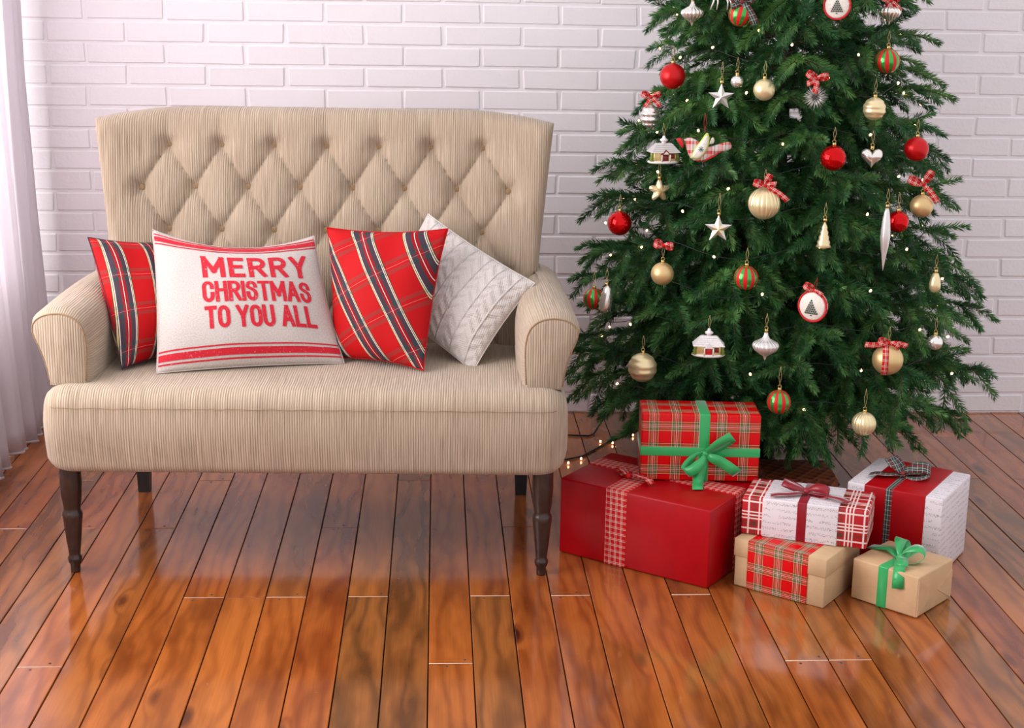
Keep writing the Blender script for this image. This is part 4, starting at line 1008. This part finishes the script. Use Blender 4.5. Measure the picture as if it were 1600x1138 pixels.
for i in range(121):
    a = 2 * PI * i / 120; rr = 0.034 * (0.78 + 0.22 * math.cos(5 * (a - PI / 2))) * (1 - 0.04 * abs(math.sin(15 * a))); P.append([(rr * math.cos(a) * k, -0.016 * (1 - k ** 2.2) * (1 - 0.15 * abs(math.sin(15 * a))), rr * math.sin(a) * k) for k in (0.001, 0.25, 0.5, 0.75, 0.92, 1.0)] + [(rr * math.cos(a) * k, 0.012 * (1 - k ** 2), rr * math.sin(a) * k) for k in (0.8, 0.4, 0.001)])
mb = MB(); mb.grid(P); mb.build('star', M_GOLD, root)
# starburst
root = orn('starburst_ornament', 'silver spiky starburst ornament under a red bow', 1.046, 4.075, 1.258, top=0.03, cap=False)
mb = MB(); rs = random.Random(9)
for k in range(110):
    zz = 1 - 2 * (k + 0.5) / 110; a = k * 2.39996; q = math.sqrt(1 - zz * zz); d = Vector((q * math.cos(a), q * math.sin(a) * 0.8, zz)); mb.tube([d * 0.004, d * 0.034 * rs.uniform(0.85, 1.1)], [0.0013, 0.0002], 4)
mb.build('spikes', M_SILVM, root); wbow(root, 0.052, 0.016, 0.032, None, -0.012, (150, 15), ((-100, 0.04), (205, 0.03)))
# heart
root = orn('heart_ornament', 'mirrored silver heart ornament beside a red bauble', 1.206, 4.041, 1.095, top=0.026)
P = []
for i in range(49):
    t = 2 * PI * i / 48; hx = 16 * math.sin(t) ** 3; hz = 13 * math.cos(t) - 5 * math.cos(2 * t) - 2 * math.cos(3 * t) - math.cos(4 * t); k0_ = 0.0019
    P.append([(hx * k0_ * k, yy, hz * k0_ * k + 0.003) for k, yy in ((0.001, -0.017), (0.35, -0.0155), (0.65, -0.011), (0.88, -0.005), (1, 0.0), (0.88, 0.005), (0.5, 0.012), (0.001, 0.015))])
mb = MB(); mb.grid(P); mb.build('heart', M_SILV, root)
# deer at the very top
root = orn('reindeer_ornament', 'flat silver reindeer ornament with red ribbon at the tree top', 0.807, 4.265, 1.525, top=0.045, cap=False)
mb = MB(); mb.tube([(-0.022, 0, 0.004), (-0.005, 0, 0.008), (0.018, 0, 0.010)], [0.009, 0.011, 0.010], 8)
for lx, ex in ((-0.020, -0.030), (-0.012, -0.012), (0.014, 0.018), (0.020, 0.030)): mb.tube([(lx, 0, 0.002), ((lx + ex) / 2 + 0.003, 0, -0.016), (ex, 0, -0.036)], [0.0045, 0.0028, 0.0022], 6)
mb.tube([(-0.02, 0, 0.008), (-0.030, 0, 0.028)], [0.007, 0.005], 8); mb.tube([(-0.028, 0, 0.030), (-0.044, 0, 0.026)], [0.006, 0.003], 8); mb.tube([(-0.03, 0, 0.032), (-0.022, 0, 0.048)], 0.0018, 5); mb.tube([(-0.026, 0, 0.040), (-0.034, 0, 0.048)], 0.0014, 5)
mb.build('body', M_SILVM, root); wbow(root, 0.0, 0.010, 0.024, None, -0.012, (20, 160), ((30, 0.05),))
# cottages
def cottage(label, x, y, z, w, roofm, doorm, face):
    root = orn('cottage_ornament', label, x, y, z, top=w * 0.98, cap=False, face=face, cat='ornament')
    rx = w * 0.72
    mb = MB(); mb.lathe([(0.0001, -0.10 * w), (w * 0.9, -0.09 * w), (w, -0.02 * w), (w * 0.95, 0.07 * w), (0.0001, 0.08 * w)], 28, c=(0, 0, -0.62 * w)); o = mb.build('snow_base', M_WHITEGLIT, root); o.scale = (1, 0.62, 1)
    link('walls', rbox('walls', -rx, rx, -w * 0.40, w * 0.40, -0.58 * w, 0.02 * w, 0.06 * w, 2), M_GOLDWALL, root)
    # hipped roof with shingle courses
    mb = MB()
    for k in range(5):
        f0, f1 = k / 5, (k + 1) / 5; a0, b0 = w * (0.94 - 0.45 * f0), w * (0.60 - 0.42 * f0); a1, b1 = w * (0.90 - 0.45 * f1), w * (0.56 - 0.42 * f1); z0_, z1_ = w * (-0.02 + 0.54 * f0), w * (-0.02 + 0.54 * f1)
        V = [(-a0, -b0, z0_), (a0, -b0, z0_), (a0, b0, z0_), (-a0, b0, z0_), (-a1, -b1, z1_), (a1, -b1, z1_), (a1, b1, z1_), (-a1, b1, z1_)]
        mb.add(V, [(3, 2, 1, 0), (4, 5, 6, 7), (0, 1, 5, 4), (1, 2, 6, 5), (2, 3, 7, 6), (3, 0, 4, 7)])
    mb.build('shingle_roof', roofm, root, smooth=False)
    mb = MB(); mb.lathe([(0.14 * w, 0.40 * w), (0.14 * w, 0.62 * w), (0.24 * w, 0.66 * w), (0.25 * w, 0.74 * w), (0.12 * w, 0.82 * w), (0.08 * w, 0.95 * w), (0.0001, 0.98 * w)], 16); mb.build('chimney', M_WHITEGLIT, root)
    link('door', rbox('door', -0.19 * w, 0.19 * w, -0.47 * w, -0.38 * w, -0.58 * w, -0.12 * w, 0.01 * w, 1), doorm, root)
    mb = MB(); yy = -0.62 * w
    V = [(-0.30 * w, yy, -0.14 * w), (0.30 * w, yy, -0.14 * w), (0, yy, 0.16 * w), (-0.30 * w, -0.35 * w, -0.14 * w), (0.30 * w, -0.35 * w, -0.14 * w), (0, -0.35 * w, 0.16 * w)]
    mb.add(V, [(0, 1, 2), (3, 5, 4), (0, 3, 4, 1), (1, 4, 5, 2), (2, 5, 3, 0)]); mb.build('gable', M_WHITEGLIT if doorm is M_REDPAINT else M_BROWN, root, smooth=False)
    mb = MB(); yy = -0.63 * w
    V = [(-0.17 * w, yy, -0.11 * w), (0.17 * w, yy, -0.11 * w), (0, yy, 0.07 * w), (-0.17 * w, yy + 0.03 * w, -0.11 * w), (0.17 * w, yy + 0.03 * w, -0.11 * w), (0, yy + 0.03 * w, 0.07 * w)]
    mb.add(V, [(0, 1, 2), (3, 5, 4), (0, 3, 4, 1), (1, 4, 5, 2), (2, 5, 3, 0)]); mb.build('gable_infill', M_WHITEGLIT, root, smooth=False)
    for sx in (-0.26, 0.26):
        mb = MB(); mb.tube([(sx * w, -0.58 * w, -0.58 * w), (sx * w, -0.58 * w, -0.13 * w)], 0.035 * w, 8); mb.build('porch_post', M_WHITEGLIT, root)
    link('window', rbox('window', 0.34 * w, 0.60 * w, -0.43 * w, -0.38 * w, -0.40 * w, -0.12 * w, 0.01 * w, 1), M_BROWN, root)
    for sx in (-0.78, 0.82):
        mb = MB(); mb.lathe([(0.0001, -0.6 * w)] + [q for k in range(3) for q in ((0.22 * w - 0.05 * w * k, -0.55 * w + 0.17 * w * k), (0.10 * w - 0.02 * w * k, -0.42 * w + 0.17 * w * k))] + [(0.0001, 0.0)], 14, c=(sx * w, -0.2 * w, 0)); mb.build('little_fir', M_GREENPAINT, root)
cottage('white roofed glass cottage ornament with brown porch beside the fabric bird', 0.645, 4.185, 1.092, 0.0465, M_SILVM, M_BROWN, 0.25)
cottage('snowy glass cottage ornament with bright red door low on the tree', 0.759, 3.967, 0.579, 0.047, M_WHITEGLIT, M_REDPAINT, 0.0)
# fabric bird
root = orn('bird_ornament', 'plaid fabric bird ornament with cream felt wing', 0.745, 4.095, 1.113, top=0.045, cap=False, thread=M_REDTHREAD, string=0.05)
def slab(outline, th, mat, nm, y0=0.0, par=None, dome=1.0):
    c = (sum(p[0] for p in outline) / len(outline), sum(p[1] for p in outline) / len(outline)); pr = smooth_poly(outline + [outline[0]], 2); P = []
    for px, pz in pr:
        P.append([(c[0] + (px - c[0]) * k, y0 + yy, c[1] + (pz - c[1]) * k) for k, yy in ((0.001, -th), (0.5, -th * 0.93), (0.8, -th * 0.7), (0.95, -th * 0.35), (1, 0), (0.8, th * 0.6), (0.001, th))])
    mb = MB(); mb.grid(P, [[(q[0], q[2]) for q in r_] for r_ in P]); return mb.build(nm, mat, par or root)
slab([(-0.058, 0.022), (-0.040, 0.030), (-0.018, 0.020), (0.010, 0.000), (0.045, 0.010), (0.070, 0.022), (0.078, 0.004), (0.072, -0.004), (0.040, -0.014), (0.005, -0.036), (-0.020, -0.040), (-0.040, -0.028), (-0.050, 0.000)], 0.013, M_FPLAID, 'body')
slab([(-0.080, 0.024), (-0.062, 0.029), (-0.056, 0.004), (-0.060, -0.004)], 0.008, M_REDPAINT, 'head_patch', -0.004)
slab([(-0.004, -0.040), (0.022, -0.022), (0.046, -0.010), (0.026, -0.026)], 0.010, M_REDPAINT, 'belly_patch', -0.003)
slab([(-0.036, -0.028), (-0.030, -0.004), (-0.010, 0.022), (0.004, 0.046), (0.012, 0.040), (0.014, 0.014), (0.004, -0.012), (-0.014, -0.032)], 0.005, M_LIME, 'wing_edge', -0.0145)
wg = slab([(-0.033, -0.026), (-0.028, -0.004), (-0.009, 0.020), (0.004, 0.041), (0.010, 0.036), (0.011, 0.013), (0.002, -0.011), (-0.014, -0.029)], 0.006, M_CREAM, 'wing', -0.0155)
slab([(0.014, 0.010), (0.020, 0.030), (0.028, 0.028), (0.028, 0.012)], 0.004, M_CREAM, 'far_wing', 0.004)
mb = MB()
for k in range(4):
    a = PI * k / 4; mb.tube([(-0.010 - 0.008 * math.cos(a), -0.0222, -0.002 - 0.008 * math.sin(a)), (-0.010 + 0.008 * math.cos(a), -0.0222, -0.002 + 0.008 * math.sin(a))], 0.0007, 4)
mb.build('stitched_star', M_TEAL, wg)
# embroidered round ornaments
def embroidered(label, x, y, z, r, face):
    root = orn('fabric_ornament', label, x, y, z, top=r, cap=False, thread=M_REDTHREAD, face=face)
    mb = MB(); mb.lathe(sphere_prof(r, 20), 40); o = mb.build('padded_back', M_FPLAID, root); o.scale = (0.95, 0.45, 1.0)
    P = [[(r * 0.93 * k * math.cos(a), -r * 0.25 - r * 0.30 * (1 - k * k), r * 0.98 * k * math.sin(a)) for k in (0.001, 0.3, 0.6, 0.85, 1)] + [(0, -r * 0.1, 0)] for a in [2 * PI * i / 40 for i in range(41)]]
    mb = MB(); mb.grid(P, flip=True); fc = mb.build('linen_face', M_CREAM, root)
    mb = MB(); mb.tube([(r * 0.95 * math.cos(a), -r * 0.26, r * 1.0 * math.sin(a)) for a in [2 * PI * i / 40 for i in range(41)]], r * 0.07, 7); mb.build('red_piping', M_REDTHREAD, root)
    mb = MB()
    for row in range(7):
        zz = r * (0.42 - row * 0.14); n = row + 1; hw_ = 0.055 * r * (row + 0.3)
        for i in range(n):
            xx = (i - (n - 1) / 2) * r * 0.13; yy = -r * 0.25 - r * 0.30 * (1 - (xx * xx + zz * zz) / (r * r)) - 0.0008
            for sg in (1, -1): mb.tube([(xx - 0.045 * r, yy, zz - sg * 0.05 * r), (xx + 0.045 * r, yy, zz + sg * 0.05 * r)], 0.022 * r, 4)
    mb.tube([(-0.06 * r, -r * 0.46, -0.58 * r), (0.06 * r, -r * 0.46, -0.58 * r)], 0.03 * r, 4)
    mb.build('stitched_fir', M_DGREEN, fc); wbow(root, r * 1.05, 0.014, 0.030, None, -0.004, (150, -20), ())
embroidered('round padded fabric ornament with stitched fir tree in the middle of the tree', 1.037, 3.917, 0.701, 0.0423, -0.42)
embroidered('round fabric ornament with stitched fir tree at the tree top', 1.106, 4.13, 1.507, 0.0376, -0.1)

# ================================================================== fairy lights
def m_bulb():
    t = NT('warm_fairy_bulb'); t.set(Base_Color=(1, 0.8, 0.6, 1), Emission_Color=(1.0, 0.50, 0.22, 1), Emission_Strength=10.0); return t.m
M_BULB = m_bulb(); M_WIRE = plain('dark_green_wire', (16, 26, 20), 0.5); M_BWIRE = plain('black_wire', (18, 16, 16), 0.5)
bu = MB(); bu.lathe([(0.0001, -0.0046), (0.0026, -0.0032), (0.0034, 0.0), (0.0026, 0.0034), (0.0001, 0.0046)], 10); BULB = bu.mesh('bulb'); BULB.materials.append(M_BULB)
LS = empty('fairy_lights', (TX, TY, 0.3), 0, 'string of warm white fairy lights wound around the tree', 'fairy lights')
pts = []; rl = random.Random(4); zz = 0.30; a = 0.0
while zz < 1.95:
    r_ = TR_(zz) * 0.86 + 0.02 * math.sin(a * 5); pts.append((r_ * math.cos(a), r_ * math.sin(a), zz - 0.3 + 0.018 * math.sin(a * 7))); a += 0.12; zz += 0.0021
w_ = MB(); w_.tube(pts, 0.0013, 4); w_.build('wire', M_WIRE, LS)
for i in range(4, len(pts), 5):
    p = Vector(pts[i]); q = Vector((p.x, p.y, 0)).normalized(); k = rl.uniform(-0.01, 0.04)
    link('bulb', BULB, None, LS, (p.x + q.x * k, p.y + q.y * k, p.z + rl.uniform(-0.03, 0.03)), (rl.uniform(-1, 1), rl.uniform(-1, 1), 0))
FLt = empty('fairy_lights', (0.5, 4.9, 0), 0, 'black wire of fairy lights trailing over the floor behind the sofa', 'fairy lights')
def fp(x, y, z=0.004): return (x - 0.5, y - 4.9, z)
w_ = MB(); w_.tube([fp(0.30, 4.93), fp(0.40, 4.965), fp(0.47, 4.958), fp(0.536, 4.95), fp(0.556, 4.973), (0.60 - .5, 5.07 - 4.9, 0.03), (0.64 - .5, 5.12 - 4.9, 0.16)], 0.003, 6); w_.build('wire', M_BWIRE, FLt)
w_ = MB(); w_.tube([fp(0.33, 4.66), fp(0.434, 4.685), fp(0.492, 4.719), fp(0.583, 4.861), fp(0.637, 4.935), fp(0.72, 5.03), (0.80 - .5, 5.05 - 4.9, 0.10)], 0.003, 6); w_.build('wire', M_BWIRE, FLt)
for x, y in ((0.437, 4.640), (0.484, 4.685), (0.569, 4.875), (0.61, 4.861), (0.693, 4.95)): link('bulb', BULB, None, FLt, fp(x, y, 0.007))

# ================================================================== bend branches aside where they would pass through a box or an ornament
bpy.context.view_layer.update()
OBS = []
for o in list(bpy.data.objects):
    if o.parent or o.type != 'EMPTY': continue
    c_ = o.get('category')
    if c_ == 'gift box' or c_ == 'ornament':
        ps = [ch for ch in o.children if ch.name.split('.')[0] not in ('hanging_thread', 'hanging_loop', 'bow', 'bow_tails', 'ribbon_tail', 'cap')]
        q = np.array([list(ch.matrix_parent_inverse @ ch.matrix_basis @ v.co) for ch in ps for v in ch.data.vertices])
        lo, hi = q.min(0), q.max(0); box = c_ == 'gift box' or 'cottage' in o.name
        if c_ == 'gift box': lo = lo - 0.002; hi = hi + 0.002
        OBS.append((np.array(o.matrix_world.inverted()), (lo + hi) / 2, (hi - lo) / 2, box, np.array(o.matrix_world @ Vector(((lo + hi) / 2).tolist())), float(np.linalg.norm((hi - lo) / 2))))
VC = {}
def hits(br):
    me = br.data
    if me.name not in VC:
        a_ = np.empty(len(me.vertices) * 3); me.vertices.foreach_get('co', a_); VC[me.name] = np.c_[a_.reshape(-1, 3), np.ones(len(me.vertices))]
    M_ = np.array(Matrix.Translation((TX, TY, 0)) @ Matrix.LocRotScale(br.location, br.rotation_euler, br.scale)); P_ = VC[me.name] @ M_.T
    lo, hi = P_[:, :3].min(0), P_[:, :3].max(0); n_ = 0
    for inv, c0, h0, box, wc, rad in OBS:
        if np.any(wc + rad < lo) or np.any(wc - rad > hi): continue
        d = np.abs((P_ @ inv.T)[:, :3] - c0) / h0
        n_ += int(((d < 1).all(1) if box else ((d * d).sum(1) < 0.94)).sum())
    return n_
for br in [c for c in TREE.children if c.name.split('.')[0] == 'branch']:
    if not hits(br): continue
    e0 = br.rotation_euler.copy(); best = None
    for da, de, dr in sorted(((a, e, r) for a in (0, 4, -4, 8, -8, 12, -12) for e in (0, -4, 4, -8, 8, -12) for r in (0, 12, -12)), key=lambda t: abs(t[0]) + abs(t[1]) * 1.2 + abs(t[2]) * 0.3):
        br.rotation_euler = (e0[0] + math.radians(dr), e0[1] + math.radians(de), e0[2] + math.radians(da)); h_ = hits(br)
        if best is None or h_ < best[0]: best = (h_, br.rotation_euler.copy())
        if h_ == 0: break
    br.rotation_euler = best[1]
